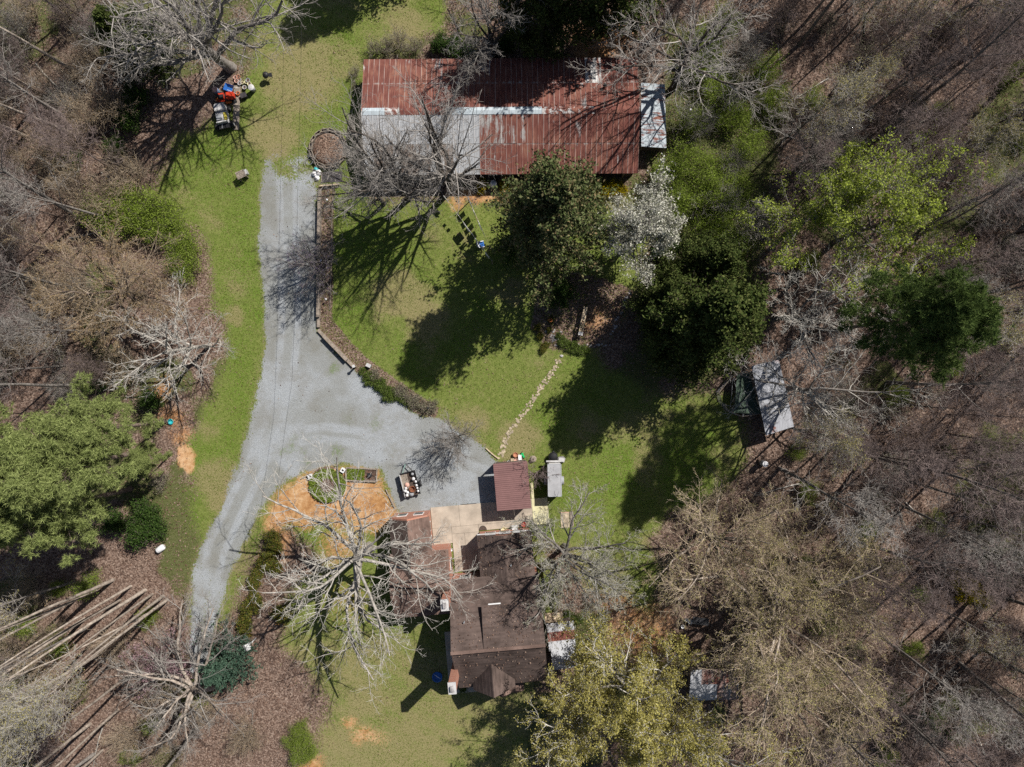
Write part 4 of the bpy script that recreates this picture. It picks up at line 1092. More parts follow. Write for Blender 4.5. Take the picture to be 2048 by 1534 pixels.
def planter():
    c = W(658, 299)
    p = thing("round_planter", "round raised planter of old timber troughs full of dead plants", "planter", c)
    n = 15; r = 1.72
    for i in range(n):
        a = 2 * math.pi * i / n + 0.1
        wd = 2 * math.pi * r / n - 0.05
        o = MB()
        for s in (-1, 1):
            o.box((s * 0.13, 0, 0.24), (0.05, wd, 0.48))
        o.box((0, wd / 2 - 0.03, 0.24), (0.24, 0.05, 0.48)); o.box((0, -wd / 2 + 0.03, 0.24), (0.24, 0.05, 0.48)); o.box((0, 0, 0.1), (0.24, wd - 0.1, 0.2))
        ob = o.build("trough", M['weathered_wood'], p)
        ob.location = (r * math.cos(a), r * 1.06 * math.sin(a), 0); ob.rotation_euler = (0, 0, a + 0.06 * ((i * 7) % 3 - 1))
    MB().lathe([(1.55, 0.02), (1.52, 0.3), (1.0, 0.36), (0.4, 0.42), (0.0, 0.4)], n=28).build("soil_bed", M['mulch'], p, True)
    rg = R_(55); m = 700
    th_ = rg.rand(m) * 6.283; rr_ = np.sqrt(rg.rand(m)) * 1.45
    V, F = leaf_quads(rg, np.stack([rr_ * np.cos(th_), rr_ * np.sin(th_), 0.4 + 0.08 * rg.rand(m)], 1), 0.22, 0.7, 0.25)
    o = link(bpy.data.objects.new("dead_stalks", np_mesh("dead_stalks", V, [F], [M['dead_leaf']]))); o.parent = p; o["kind"] = "stuff"
    b = thing("wire_basket", "wire basket leaning by the round planter's lower left side", "basket", W(620, 323))
    for z, r_ in ((0.02, 0.28), (0.2, 0.36), (0.4, 0.42)):
        MB().tube([(r_ * math.cos(t), r_ * math.sin(t), z) for t in np.linspace(0, 6.283, 17)], 0.018, 5).build("hoop", M['grey_plastic'], b)
    for t in np.linspace(0, 6.283, 11)[:-1]:
        MB().cyl((0.28 * math.cos(t), 0.28 * math.sin(t), 0.02), (0.42 * math.cos(t), 0.42 * math.sin(t), 0.4), 0.012, 0.012, 5).build("wire", M['dull_white'], b)
    for i, (x, y, k, s) in enumerate(((633, 340, 'teal_plastic', 0.8), (637, 346, 'white_plastic', 1.0), (630, 349, 'white_plastic', 0.9), (635, 357, 'white_plastic', 0.8))):
        q = thing("plastic_sack", "teal plastic sack on top of the white ones below the planter" if i == 0 else "white plastic sack piled at the top of the drive", "sack", W(x, y), i, None if i == 0 else "white sacks at the top of the drive")
        MB().lathe([(0, 0), (0.26 * s, 0.02), (0.33 * s, 0.15), (0.22 * s, 0.34 * s), (0.05, 0.42 * s), (0, 0.42 * s)], n=9).build("bag", M[k], q)
        MB().lathe([(0.04, 0.4 * s), (0.09, 0.48 * s), (0, 0.5 * s)], n=7).build("knot", M[k], q)
    t = thing("ground_tarp", "black rectangular tarp on the ground below the round planter", "tarp", W(664, 354), rad(2))
    K = 10; V = []
    for i in range(K + 1):
        for j in range(5): V.append(((i / K - 0.5) * 2.0, (j / 4 - 0.5) * 1.05, 0.045 + 0.02 * math.sin(i * 1.7 + j * 2.1)))
    MB().add(V, [(i * 5 + j, (i + 1) * 5 + j, (i + 1) * 5 + j + 1, i * 5 + j + 1) for i in range(K) for j in range(4)]).build("sheet", M['tarp'], t)
    MB().box((-1.03, 0, 0.07), (0.07, 1.05, 0.1)).build("edge_board", M['weathered_wood'], t)
planter()

def clay_bed():
    c = W(656, 970)
    b = thing("round_bed", "round mounded bed of green ground cover on the orange clay", "flower bed", c)
    MB().lathe([(1.85, 0.0), (1.8, 0.16), (1.2, 0.26), (0.6, 0.3), (0, 0.3)], n=30).build("mound", M['soil'], b, True)
    rg = R_(77); m = 5200
    th_ = rg.rand(m) * 6.283; rr_ = np.sqrt(rg.rand(m)) * 1.85
    keep = (rr_ > 0.62 + 0.25 * rg.rand(m))
    th_, rr_ = th_[keep], rr_[keep]; m = len(rr_)
    V, F = leaf_quads(rg, np.stack([rr_ * np.cos(th_), rr_ * np.sin(th_) * 0.92, 0.3 - 0.05 * rr_ + 0.14 * rg.rand(m)], 1), 0.13, 0.4, 0.6)
    o = link(bpy.data.objects.new("foliage", np_mesh("foliage", V, [F], [M['fresh_leaf']]))); o.parent = b; o["kind"] = "stuff"
    f = thing("framed_bed", "rectangular timber framed bed with a green half beside the round bed", "flower bed", W(723, 949), rad(-3))
    for (x, y, sx, sy) in ((0, 0.62, 3.1, 0.1), (0, -0.62, 3.1, 0.14), (-1.52, 0, 0.1, 1.1), (1.55, 0, 0.1, 1.3)):
        MB().box((x, y, 0.12), (sx, sy, 0.24)).build("board", M['weathered_wood'], f)
    MB().box((0, 0, 0.07), (2.9, 1.08, 0.1)).build("soil_bed", M['soil'], f)
    m = 1800
    V, F = leaf_quads(rg, np.stack([rg.rand(m) * 1.75 - 1.42, rg.rand(m) * 1.05 - 0.52, 0.15 + 0.16 * rg.rand(m)], 1), 0.12, 0.4, 0.6)
    o = link(bpy.data.objects.new("foliage", np_mesh("foliage", V, [F], [M['fresh_leaf']]))); o.parent = f; o["kind"] = "stuff"
    for i, (x, y, a) in enumerate(((622, 952, 20), (687, 940, 60))):
        q = thing("hollow_block", ["white hollow block at the round bed's upper left", "white hollow block between the round bed and framed bed"][i], "block", W(x, y), rad(a))
        for (u, v, su, sv) in ((0, 0.16, 0.42, 0.1), (0, -0.16, 0.42, 0.1), (0.16, 0, 0.1, 0.215), (-0.16, 0, 0.1, 0.215)):
            MB().box((u, v, 0.2), (su, sv, 0.4)).build("side", M['white_paint'], q)
        MB().box((0, 0, 0.06), (0.21, 0.21, 0.08)).build("core", M['black_rubber'], q)
    q = thing("clay_pot", "small pinkish clay pot above the round bed", "pot", W(673, 939))
    MB().lathe([(0, 0), (0.13, 0), (0.18, 0.25), (0.2, 0.27), (0.16, 0.25), (0, 0.2)], n=12).build("bowl", M['pink_clay'], q, True)
    MB().lathe([(0.2, 0.24), (0.215, 0.26), (0.2, 0.29)], n=12).build("rim", M['pink_clay'], q)
    q = thing("pot_stand", "dark iron pot with rods at the framed bed's right end", "pot", W(740, 950))
    MB().lathe([(0, 0), (0.2, 0), (0.26, 0.3), (0.2, 0.32), (0, 0.2)], n=12).build("bowl", M['black_metal'], q, True)
    for t in range(4): MB().cyl((0.2 * math.cos(t * 1.57), 0.2 * math.sin(t * 1.57), 0.2), (0.7 * math.cos(t * 1.57 + 0.3), 0.5 * math.sin(t * 1.57 + 0.3), 0.5), 0.02, 0.02, 6).build("rod", M['old_rust'], q)
    e = thing("clay_edging", "thin timber edging of the clay patch beside the drive", "edging")
    for (a_, b_) in (((772, 978), (790, 1016)), ((602, 958), (622, 946)), ((625, 945), (640, 934))):
        p, q2 = W(*a_), W(*b_); d = q2 - p
        MB().box(((p.x + q2.x) / 2, (p.y + q2.y) / 2, 0.08), (d.length, 0.08, 0.16), math.atan2(d.y, d.x)).build("board", M['weathered_wood'], e)
    s = thing("twig_heap", "little heap of grey sticks on the orange clay", "sticks", W(716, 1021))
    rr = random.Random(4)
    for i in range(16):
        a = rr.uniform(0, 3.14); x, y = rr.uniform(-0.25, 0.25), rr.uniform(-0.25, 0.25); l = rr.uniform(0.15, 0.4)
        MB().cyl((x - l * math.cos(a), y - l * math.sin(a), 0.04 + 0.015 * i), (x + l * math.cos(a), y + l * math.sin(a), 0.08 + 0.015 * i), 0.025, 0.018, 6).build("stick", M['weathered_wood'], s)
clay_bed()

# ------------------------------------------------------------------ garden bed: ladder, rocks, stone path
def garden():
    a, b = W(1172, 613, 0.8), W(1161, 668, 0.8)
    ang = math.atan2(b.y - a.y, b.x - a.x); ln = (b - a).length
    l = thing("wooden_ladder", "wooden plank ladder raised over the garden bed", "ladder", a, ang)
    for s in (-1, 1): MB().box((ln / 2, s * 0.17, 0), (ln, 0.07, 0.1)).build("rail", M['pale_wood'], l)
    x = 0.1
    for i in range(8):
        MB().box((x + 0.08, 0, 0.06), (0.165, 0.36, 0.03)).build("plank", M['pale_wood'], l); x += 0.17
    while x < ln - 0.3:
        x += 0.2; MB().box((x, 0, 0.02), (0.06, 0.33, 0.06)).build("rung", M['pale_wood'], l)
    MB().box((ln - 0.05, 0, 0.05), (0.34, 0.44, 0.08)).build("step", M['dull_white'], l)
    for (u, v) in ((0.15, 0.17), (0.15, -0.17), (ln - 0.15, 0.17), (ln - 0.15, -0.17)):
        MB().box((u, v, -0.42), (0.07, 0.07, 0.76)).build("leg", M['weathered_wood'], l)
    rr = random.Random(9)
    rocks = []
    for k in range(4):
        m = MB(); n = 8
        ring = [(math.cos(2 * math.pi * i / n) * rr.uniform(0.7, 1.1), math.sin(2 * math.pi * i / n) * rr.uniform(0.7, 1.1)) for i in range(n)]
        for z, s in ((0, 1.0), (0.55, 0.95), (0.9, 0.6)): m.v += [(x * s, y * s, z + rr.uniform(-0.08, 0.08)) for x, y in ring]
        m.v.append((0, 0, 1.0))
        for j in (0, 1): m.f += [(j * n + i, j * n + (i + 1) % n, (j + 1) * n + (i + 1) % n, (j + 1) * n + i) for i in range(n)]
        m.f += [(2 * n + i, 2 * n + (i + 1) % n, 3 * n) for i in range(n)]
        me = bpy.data.meshes.new("rock"); me.from_pydata(m.v, [], m.f); me.update(); me.materials.append(M['grey_stone'])
        rocks.append(me)
    def rock(x, y, s, label, group, me=None):
        o = bpy.data.objects.new("garden_rock", me or rr.choice(rocks))
        p = W(x, y); o.location = (p.x, p.y, -0.02); o.rotation_euler = (0, 0, rr.uniform(0, 6.28)); o.scale = (s, s * rr.uniform(0.6, 1), s * 0.7)
        link(o); tag(o, label, "rock", group)
    for i in range(34):
        rock(rr.gauss(1108, 7), rr.gauss(676, 9), rr.uniform(0.09, 0.2), "grey rock in the pile at the head of the stone path", "rock pile at the path head")
    for i in range(18):
        t = i / 17; x, y = [(1135 + 90 * t, 686 + 6 * math.sin(3 * t)), (1225 + 30 * (t), 680 - 70 * t)][0]
        rock(x + rr.uniform(-3, 3), y + rr.uniform(-3, 3), rr.uniform(0.09, 0.18), "grey rock edging the lower side of the garden bed", "rocks edging the garden bed below")
    for i in range(22):
        t = i / 21; rock(1222 + 40 * t + rr.uniform(-4, 4), 665 - 85 * t + rr.uniform(-4, 4), rr.uniform(0.1, 0.22), "grey rock edging the right side of the garden bed", "rocks edging the garden bed at right")
    rock(1078, 668, 0.24, "single whitish boulder at the left of the rock garden", None)
    rock(1123, 712, 0.22, "whitish rock beside the top of the stone path", None)
    q = thing("orange_urn", "orange garden urn at the left edge of the garden bed", "urn", W(1101, 641))
    MB().lathe([(0, 0), (0.14, 0), (0.24, 0.25), (0.14, 0.42), (0.18, 0.48), (0.12, 0.46), (0, 0.3)], n=14).build("bowl", M['orange_paint'], q, True)
    MB().lathe([(0.17, 0.46), (0.2, 0.48), (0.17, 0.5)], n=14).build("rim", M['terracotta'], q)
    # stone path
    path = [(1118, 718), (1112, 735), (1098, 752), (1085, 770), (1072, 790), (1058, 812), (1040, 835), (1026, 855), (1014, 875), (1006, 895), (1000, 915)]
    pth = link(bpy.data.objects.new("stone_path", None)); pth["kind"] = "structure"
    m = MB()
    for i in range(250):
        t = rr.random() * (len(path) - 1.001); k = int(t); f = t - k
        if k < 3 and rr.random() < 0.45: continue
        x = path[k][0] * (1 - f) + path[k + 1][0] * f + rr.uniform(-5.5, 5.5); y = path[k][1] * (1 - f) + path[k + 1][1] * f + rr.uniform(-3, 3)
        p = W(x, y); r = rr.uniform(0.06, 0.15); n = 6; h = rr.uniform(0.03, 0.06)
        ring = [(p.x + r * rr.uniform(0.7, 1.1) * math.cos(6.283 * j / n), p.y + r * rr.uniform(0.7, 1.1) * math.sin(6.283 * j / n)) for j in range(n)]
        m.prism(ring, 0.0, h)
    o = m.build("path_stones", M['stone'], pth); o["kind"] = "stuff"
garden()

# ------------------------------------------------------------------ clotheslines
def clothesline(a, b, label, items, gl, seed):
    rr = random.Random(seed)
    A, B = W(*a), W(*b)
    ht = 2.0
    c = thing("clothesline", label, "clothesline")
    for p in (A, B):
        MB().cyl((p.x, p.y, 0), (p.x, p.y, ht + 0.05), 0.05, 0.045, 8).build("post", M['weathered_wood'], c)
    d = (B - A); n = 12
    pt = lambda t: Vector((A.x + d.x * t, A.y + d.y * t, ht - 0.18 * 4 * t * (1 - t)))
    MB().tube([pt(i / n) for i in range(n + 1)], 0.008, 5).build("cord", M['dull_white'], c)
    dirv = d.normalized(); nrm = Vector((-dirv.y, dirv.x, 0))
    for (t, w, h, kind, mat, lab) in items:
        p = pt(t); g = thing(kind, lab, "laundry", (p.x, p.y, p.z), math.atan2(d.y, d.x), gl)
        if kind == "shirt":
            out = [(-w / 2, 0), (-w / 2 - 0.22, -0.35), (-w / 2 - 0.1, -0.42), (-w / 2, -0.3), (-w / 2, -h), (w / 2, -h), (w / 2, -0.3), (w / 2 + 0.1, -0.42), (w / 2 + 0.22, -0.35), (w / 2, 0)]
        elif kind == "trousers":
            out = [(-w / 2, 0), (-w / 2, -h), (-0.04, -h), (0, -h * 0.4), (0.04, -h), (w / 2, -h), (w / 2, 0)]
        else:
            out = [(-w / 2, 0), (-w / 2, -h), (w / 2, -h), (w / 2, 0)]
        m = MB(); k = len(out)
        bow = [0.03 * math.sin(9 * x + seed) for x, z in out]
        m.add([(x, 0.014 + bo, z - 0.005) for (x, z), bo in zip(out, bow)] + [(x, -0.014 + bo, z - 0.005) for (x, z), bo in zip(out, bow)],
              [tuple(range(k)), tuple(range(2 * k - 1, k - 1, -1))] + [(i, k + i, k + (i + 1) % k, (i + 1) % k) for i in range(k)])
        m.build("cloth", M[mat], g)
        for s in (-1, 1): MB().box((s * w * 0.4, 0, 0.0), (0.02, 0.05, 0.1)).build("peg", M['pale_wood'], g)
clothesline((880, 386), (985, 528), "longer clothesline nearer the drive, hung with laundry",
            [(0.14, 0.5, 0.7, "shirt", "cotton_white", "white shirt hung at the upper end of the longer clothesline"),
             (0.30, 0.3, 0.35, "cloth", "cotton_grey", "small grey cloth on the longer clothesline"), (0.37, 0.3, 0.4, "cloth", "cotton_white", "small white cloth on the longer clothesline"),
             (0.52, 0.8, 1.1, "shirt", "cotton_white", "big white shirt in the middle of the longer clothesline"),
             (0.62, 0.4, 0.9, "trousers", "cotton_blue", "blue trousers on the longer clothesline"), (0.72, 0.7, 0.8, "towel", "cotton_white", "white towel on the longer clothesline"),
             (0.82, 0.6, 0.9, "towel", "cotton_grey", "grey towel near the chair on the longer clothesline"), (0.91, 0.6, 1.2, "sheet", "cotton_white", "white sheet at the lower end of the longer clothesline")], "laundry on the longer clothesline", 1)
clothesline((938, 404), (980, 500), "shorter clothesline near the evergreen, hung with laundry",
            [(0.1, 0.5, 1.0, "shirt", "cotton_blue", "blue shirt at the upper end of the shorter clothesline"), (0.26, 0.6, 1.2, "sheet", "cotton_white", "white sheet on the shorter clothesline"),
             (0.40, 0.5, 1.2, "towel", "cotton_tan", "tan towel on the shorter clothesline"), (0.56, 0.7, 1.1, "shirt", "cotton_white", "white shirt on the shorter clothesline"),
             (0.72, 0.4, 0.9, "trousers", "cotton_grey", "grey trousers on the shorter clothesline")], "laundry on the shorter clothesline", 2)

def chair():
    c = thing("lawn_chair", "white lawn chair with blue seat beside the longer clothesline", "chair", W(963, 491), rad(100))
    MB().box((0, 0, 0.42), (0.55, 0.55, 0.05)).build("seat", M['blue_plastic'], c)
    MB().box((0, 0.3, 0.72), (0.55, 0.06, 0.6), M=Matrix.Rotation(rad(-20), 3, 'X')).build("backrest", M['white_plastic'], c)
    for x in (-0.25, 0.25):
        for y in (-0.25, 0.25): MB().cyl((x, y, 0), (x, y, 0.41), 0.022, 0.022, 7).build("leg", M['white_plastic'], c)
        MB().box((x * 1.15, 0, 0.62), (0.07, 0.55, 0.04)).build("armrest", M['white_plastic'], c)
chair()

# ------------------------------------------------------------------ mowers, pots and the rest of the corner at upper left
def cart():
    b = thing("utility_cart", "grey and white four wheeled cart with yellow seat at upper left", "cart", W(450, 238), rad(12))
    MB().box((0, 0, 0.38), (1.15, 2.3, 0.14)).build("chassis", M['black_metal'], b)
    MB().prism([(-0.5, 0.5), (0.5, 0.5), (0.55, 0.9), (0.4, 1.2), (-0.4, 1.2), (-0.55, 0.9)], 0.46, 1.0).build("hood", M['dull_white'], b)
    MB().prism([(-0.58, -0.75), (0.58, -0.75), (0.62, 0.0), (0.58, 0.48), (-0.58, 0.48), (-0.62, 0.0)], 0.46, 0.72).build("body", M['dull_white'], b)
    for x in (-0.3,): MB().box((x + 0.02, -0.1, 0.8), (0.5, 0.5, 0.14)).build("seat", M['grey_plastic'], b)
    MB().box((0.36, -0.12, 0.79), (0.26, 0.8, 0.13)).build("seat", M['yellow_cloth'], b)
    MB().box((0, -0.72, 0.98), (1.05, 0.09, 0.42)).build("backrest", M['dull_white'], b)
    MB().cyl((-0.22, 0.55, 0.9), (-0.22, 0.36, 1.15), 0.02, 0.02, 6).build("steering_column", M['black_metal'], b)
    MB().tube([(-0.22 + 0.17 * math.cos(t), 0.33 + 0.15 * math.sin(t), 1.15 + 0.07 * math.sin(t)) for t in np.linspace(0, 6.283, 13)], 0.016, 5).build("steering_wheel", M['black_rubber'], b)
    MB().box((0, -1.02, 0.62), (1.0, 0.45, 0.3)).build("engine_cover", M['black_metal'], b)
    MB().cyl((-0.2, -1.2, 0.8), (0.05, -0.4, 0.95), 0.02, 0.02, 6).build("lever", M['aluminium'], b)
    for s in (-1, 1):
        wheel(b, (s * 0.72, 0.78, 0.25), (1, 0, 0), 0.25, 0.2)
        wheel(b, (s * 0.78, -0.85, 0.32), (1, 0, 0), 0.33, 0.3)
        MB().box((s * 0.3, 1.22, 0.8), (0.2, 0.05, 0.12)).build("headlight", M['aluminium'], b)
cart()
def mower():
    b = thing("riding_mower", "red riding mower parked above the grey cart", "mower", W(457, 198), rad(-82))
    MB().box((0, 0.1, 0.35), (0.7, 1.5, 0.12)).build("chassis", M['black_metal'], b)
    MB().prism([(-0.28, 0.1), (0.28, 0.1), (0.33, 0.5), (0.26, 0.85), (-0.26, 0.85), (-0.33, 0.5)], 0.42, 0.85).build("hood", M['red_paint'], b)
    MB().prism([(-0.42, -0.75), (0.42, -0.75), (0.42, -0.2), (-0.42, -0.2)], 0.42, 0.6).build("fender", M['red_paint'], b)
    MB().box((0, -0.45, 0.68), (0.42, 0.4, 0.12)).build("seat", M['black_rubber'], b)
    MB().box((0, -0.66, 0.85), (0.42, 0.08, 0.35)).build("backrest", M['black_rubber'], b)
    MB().tube([(0.16 * math.cos(t), 0.0 + 0.14 * math.sin(t), 0.98 + 0.05 * math.sin(t)) for t in np.linspace(0, 6.283, 13)], 0.015, 5).build("steering_wheel", M['black_rubber'], b)
    MB().box((0, -0.02, 0.2), (1.05, 0.7, 0.15)).build("mower_deck", M['orange_paint'], b)
    for s in (-1, 1):
        wheel(b, (s * 0.42, 0.68, 0.19), (1, 0, 0), 0.19, 0.14); wheel(b, (s * 0.46, -0.5, 0.26), (1, 0, 0), 0.26, 0.22)
mower()
def corner():
    p = thing("plank_platform", "long low plank platform beside the grey cart and red mower", "platform", W(474, 216), rad(-2))
    for i in range(4): MB().box((-0.24 + 0.16 * i, 0, 0.1), (0.15, 4.4, 0.04)).build("plank", M['weathered_wood'], p)
    for y in (-1.9, 0, 1.9): MB().box((0, y, 0.04), (0.62, 0.1, 0.075)).build("bearer", M['weathered_wood'], p)
    b = thing("wheelbarrow", "blue wheelbarrow with white handles above the red mower", "wheelbarrow", W(461, 180), rad(70))
    MB().add([(-0.35, -0.5, 0.62), (0.35, -0.5, 0.62), (0.35, 0.4, 0.62), (-0.35, 0.4, 0.62), (-0.22, -0.35, 0.35), (0.22, -0.35, 0.35), (0.22, 0.2, 0.35), (-0.22, 0.2, 0.35)],
             [(0, 1, 5, 4), (1, 2, 6, 5), (2, 3, 7, 6), (3, 0, 4, 7), (4, 5, 6, 7)]).build("tray", M['blue_plastic'], b)
    for s in (-1, 1):
        MB().cyl((s * 0.12, 0.6, 0.22), (s * 0.3, -1.0, 0.6), 0.025, 0.025, 7).build("handle", M['white_paint'], b)
        MB().cyl((s * 0.25, -0.4, 0.5), (s * 0.25, -0.4, 0.0), 0.02, 0.02, 6).build("leg", M['black_metal'], b)
    wheel(b, (0, 0.62, 0.2), (1, 0, 0), 0.2, 0.1)
    d = thing("drum", "blue and pink topped drum left of the red mower", "drum", W(437, 186))
    MB().lathe([(0, 0), (0.26, 0), (0.28, 0.3), (0.28, 0.6), (0.26, 0.85), (0, 0.85)], n=16).build("body", M['cotton_blue'], d, True)
    MB().lathe([(0.27, 0.84), (0.27, 0.9), (0, 0.92)], n=16).build("lid", M['pink_clay'], d)
    o = thing("fuel_can", "orange can below the drum beside the red mower", "can", W(438, 201), rad(20))
    MB().prism([(-0.18, -0.12), (0.18, -0.12), (0.18, 0.12), (-0.18, 0.12)], 0, 0.34).build("body", M['orange_paint'], o)
    MB().cyl((0.1, 0, 0.34), (0.22, 0, 0.5), 0.03, 0.02, 7).build("spout", M['black_rubber'], o)
    rr = random.Random(12)
    spots = [(473, 157, 'pink_clay'), (479, 156, 'terracotta'), (475, 164, 'pink_clay'), (481, 161, 'dull_white'), (486, 167, 'cream_plastic'), (481, 169, 'dull_white'), (494, 166, 'cream_plastic'), (498, 163, 'grey_plastic'), (501, 170, 'cream_plastic'), (491, 177, 'dull_white'), (478, 189, 'orange_paint')]
    nm = {'pink_clay': "pink clay", 'terracotta': "terracotta", 'dull_white': "whitish", 'cream_plastic': "cream", 'grey_plastic': "grey", 'orange_paint': "orange"}
    for (x, y, k) in spots:
        s = rr.uniform(0.75, 1.1)
        f = thing("flower_pot", nm[k] + " flower pot in the cluster by the blue wheelbarrow", "pot", W(x, y), 0, nm[k] + " flower pots by the wheelbarrow")
        MB().lathe([(0, 0), (0.12 * s, 0), (0.18 * s, 0.3 * s), (0.16 * s, 0.29 * s), (0.12 * s, 0.2 * s), (0, 0.2 * s)], n=14).build("bowl", M[k], f, True)
        MB().lathe([(0.175 * s, 0.25 * s), (0.21 * s, 0.26 * s), (0.21 * s, 0.32 * s), (0.165 * s, 0.32 * s)], n=14).build("rim", M[k], f)
        MB().lathe([(0.15 * s, 0.26 * s), (0.0, 0.28 * s)], n=10).build("soil", M['soil'], f)
    t = thing("trash_can", "pale round lidded can on the grass right of the pots", "can", W(508, 181))
    MB().lathe([(0, 0), (0.22, 0), (0.27, 0.75), (0, 0.75)], n=18).build("body", M['grey_plastic'], t, True)
    MB().lathe([(0.3, 0.74), (0.3, 0.79), (0.12, 0.85), (0, 0.85)], n=18).build("lid", M['dull_white'], t)
    g = thing("kettle_grill", "black kettle grill on legs standing alone on the grass", "grill", W(537, 157), rad(15))
    MB().lathe([(0, 0.5), (0.2, 0.53), (0.3, 0.7), (0.32, 0.78), (0.28, 0.92), (0.14, 1.02), (0, 1.04)], n=18).build("bowl", M['black_metal'], g, True)
    for i in range(3):
        a = i * 2.094; MB().cyl((0.18 * math.cos(a), 0.18 * math.sin(a), 0.56), (0.42 * math.cos(a), 0.42 * math.sin(a), 0), 0.025, 0.02, 7).build("leg", M['black_metal'], g)
    MB().box((0.45, -0.1, 0.76), (0.32, 0.4, 0.03)).build("side_shelf", M['black_metal'], g)
    MB().box((0, 0, 1.06), (0.16, 0.04, 0.05)).build("handle", M['dark_wood'], g)
    k = thing("black_bin", "black open bin beside the plank platform and pots", "bin", W(490, 194), rad(20))
    MB().prism([(-0.28, -0.22), (0.28, -0.22), (0.28, 0.22), (-0.28, 0.22)], 0, 0.45).build("body", M['black_rubber'], k)
    MB().box((0, 0, 0.46), (0.62, 0.5, 0.03)).build("lid", M['tarp'], k)
    s = thing("slatted_bench", "weathered grey slatted bench end standing alone on the verge", "bench", W(488, 354), rad(25))
    for i in range(5): MB().box((0, -0.3 + 0.15 * i, 0.85), (0.9, 0.13, 0.04)).build("slat", M['weathered_wood'], s)
    for x in (-0.38, 0.38):
        for y in (-0.28, 0.28): MB().box((x, y, 0.41), (0.08, 0.08, 0.82)).build("leg", M['weathered_wood'], s)
    MB().box((0.5, 0.1, 0.5), (0.3, 0.5, 0.4)).build("side_box", M['dull_white'], s)
corner()

# ------------------------------------------------------------------ loose things
def drum_white(x, y, label, r=0.4, h=0.9, lie=False):
    d = thing("white_drum", label, "drum", W(x, y), rad(35))
    ax = (1, 0, 0) if lie else (0, 0, 1); c = (-h / 2, 0, r) if lie else (0, 0, 0)
    MB().lathe([(0, 0), (r * 0.8, 0.02), (r, 0.12), (r, h * 0.85), (r * 0.75, h), (0, h)], c, ax, 20).build("tank", M['white_plastic'], d, True)
    for q in (0.3, 0.65): MB().lathe([(r, h * q), (r * 1.03, h * q + 0.02), (r, h * q + 0.04)], c, ax, 20).build("band", M['dull_white'], d)
    MB().lathe([(0.09, h), (0.09, h + 0.06), (0, h + 0.06)], c, ax, 12).build("cap", M['dull_white'], d)
drum_white(987, 371, "white rounded drum standing among golden shrubs by the barn", 0.34, 0.9)
drum_white(324, 1096, "white barrel lying at the wood's edge left of the drive", 0.3, 0.85, True)

def birdhouse():
    b = thing("bird_house", "white bird house on a white pole by the hedge row", "bird house", W(512, 1276))
    MB().cyl((0, 0, 0), (0, 0, 2.0), 0.05, 0.05, 8).build("pole", M['white_paint'], b)
    MB().box((0, 0, 2.2), (0.42, 0.42, 0.42), 0.4).build("box", M['white_paint'], b)
    r = MB()
    R = Matrix.Rotation(0.4, 3, 'Z')
    r.add([R @ Vector(p) for p in ((-0.3, -0.3, 2.4), (0.3, -0.3, 2.4), (0.3, 0.3, 2.4), (-0.3, 0.3, 2.4), (0, -0.3, 2.62), (0, 0.3, 2.62))], [(0, 4, 5, 3), (1, 2, 5, 4), (0, 1, 4), (3, 5, 2), (0, 3, 2, 1)])
    r.build("roof", M['dull_white'], b)
    MB().cyl((0.2, 0.1, 2.18), (0.27, 0.13, 2.18), 0.06, 0.06, 10).build("entrance", M['black_rubber'], b)
    MB().box((-0.25, -0.1, 0.9), (0.5, 0.05, 0.06)).build("crossbar", M['white_paint'], b)
birdhouse()

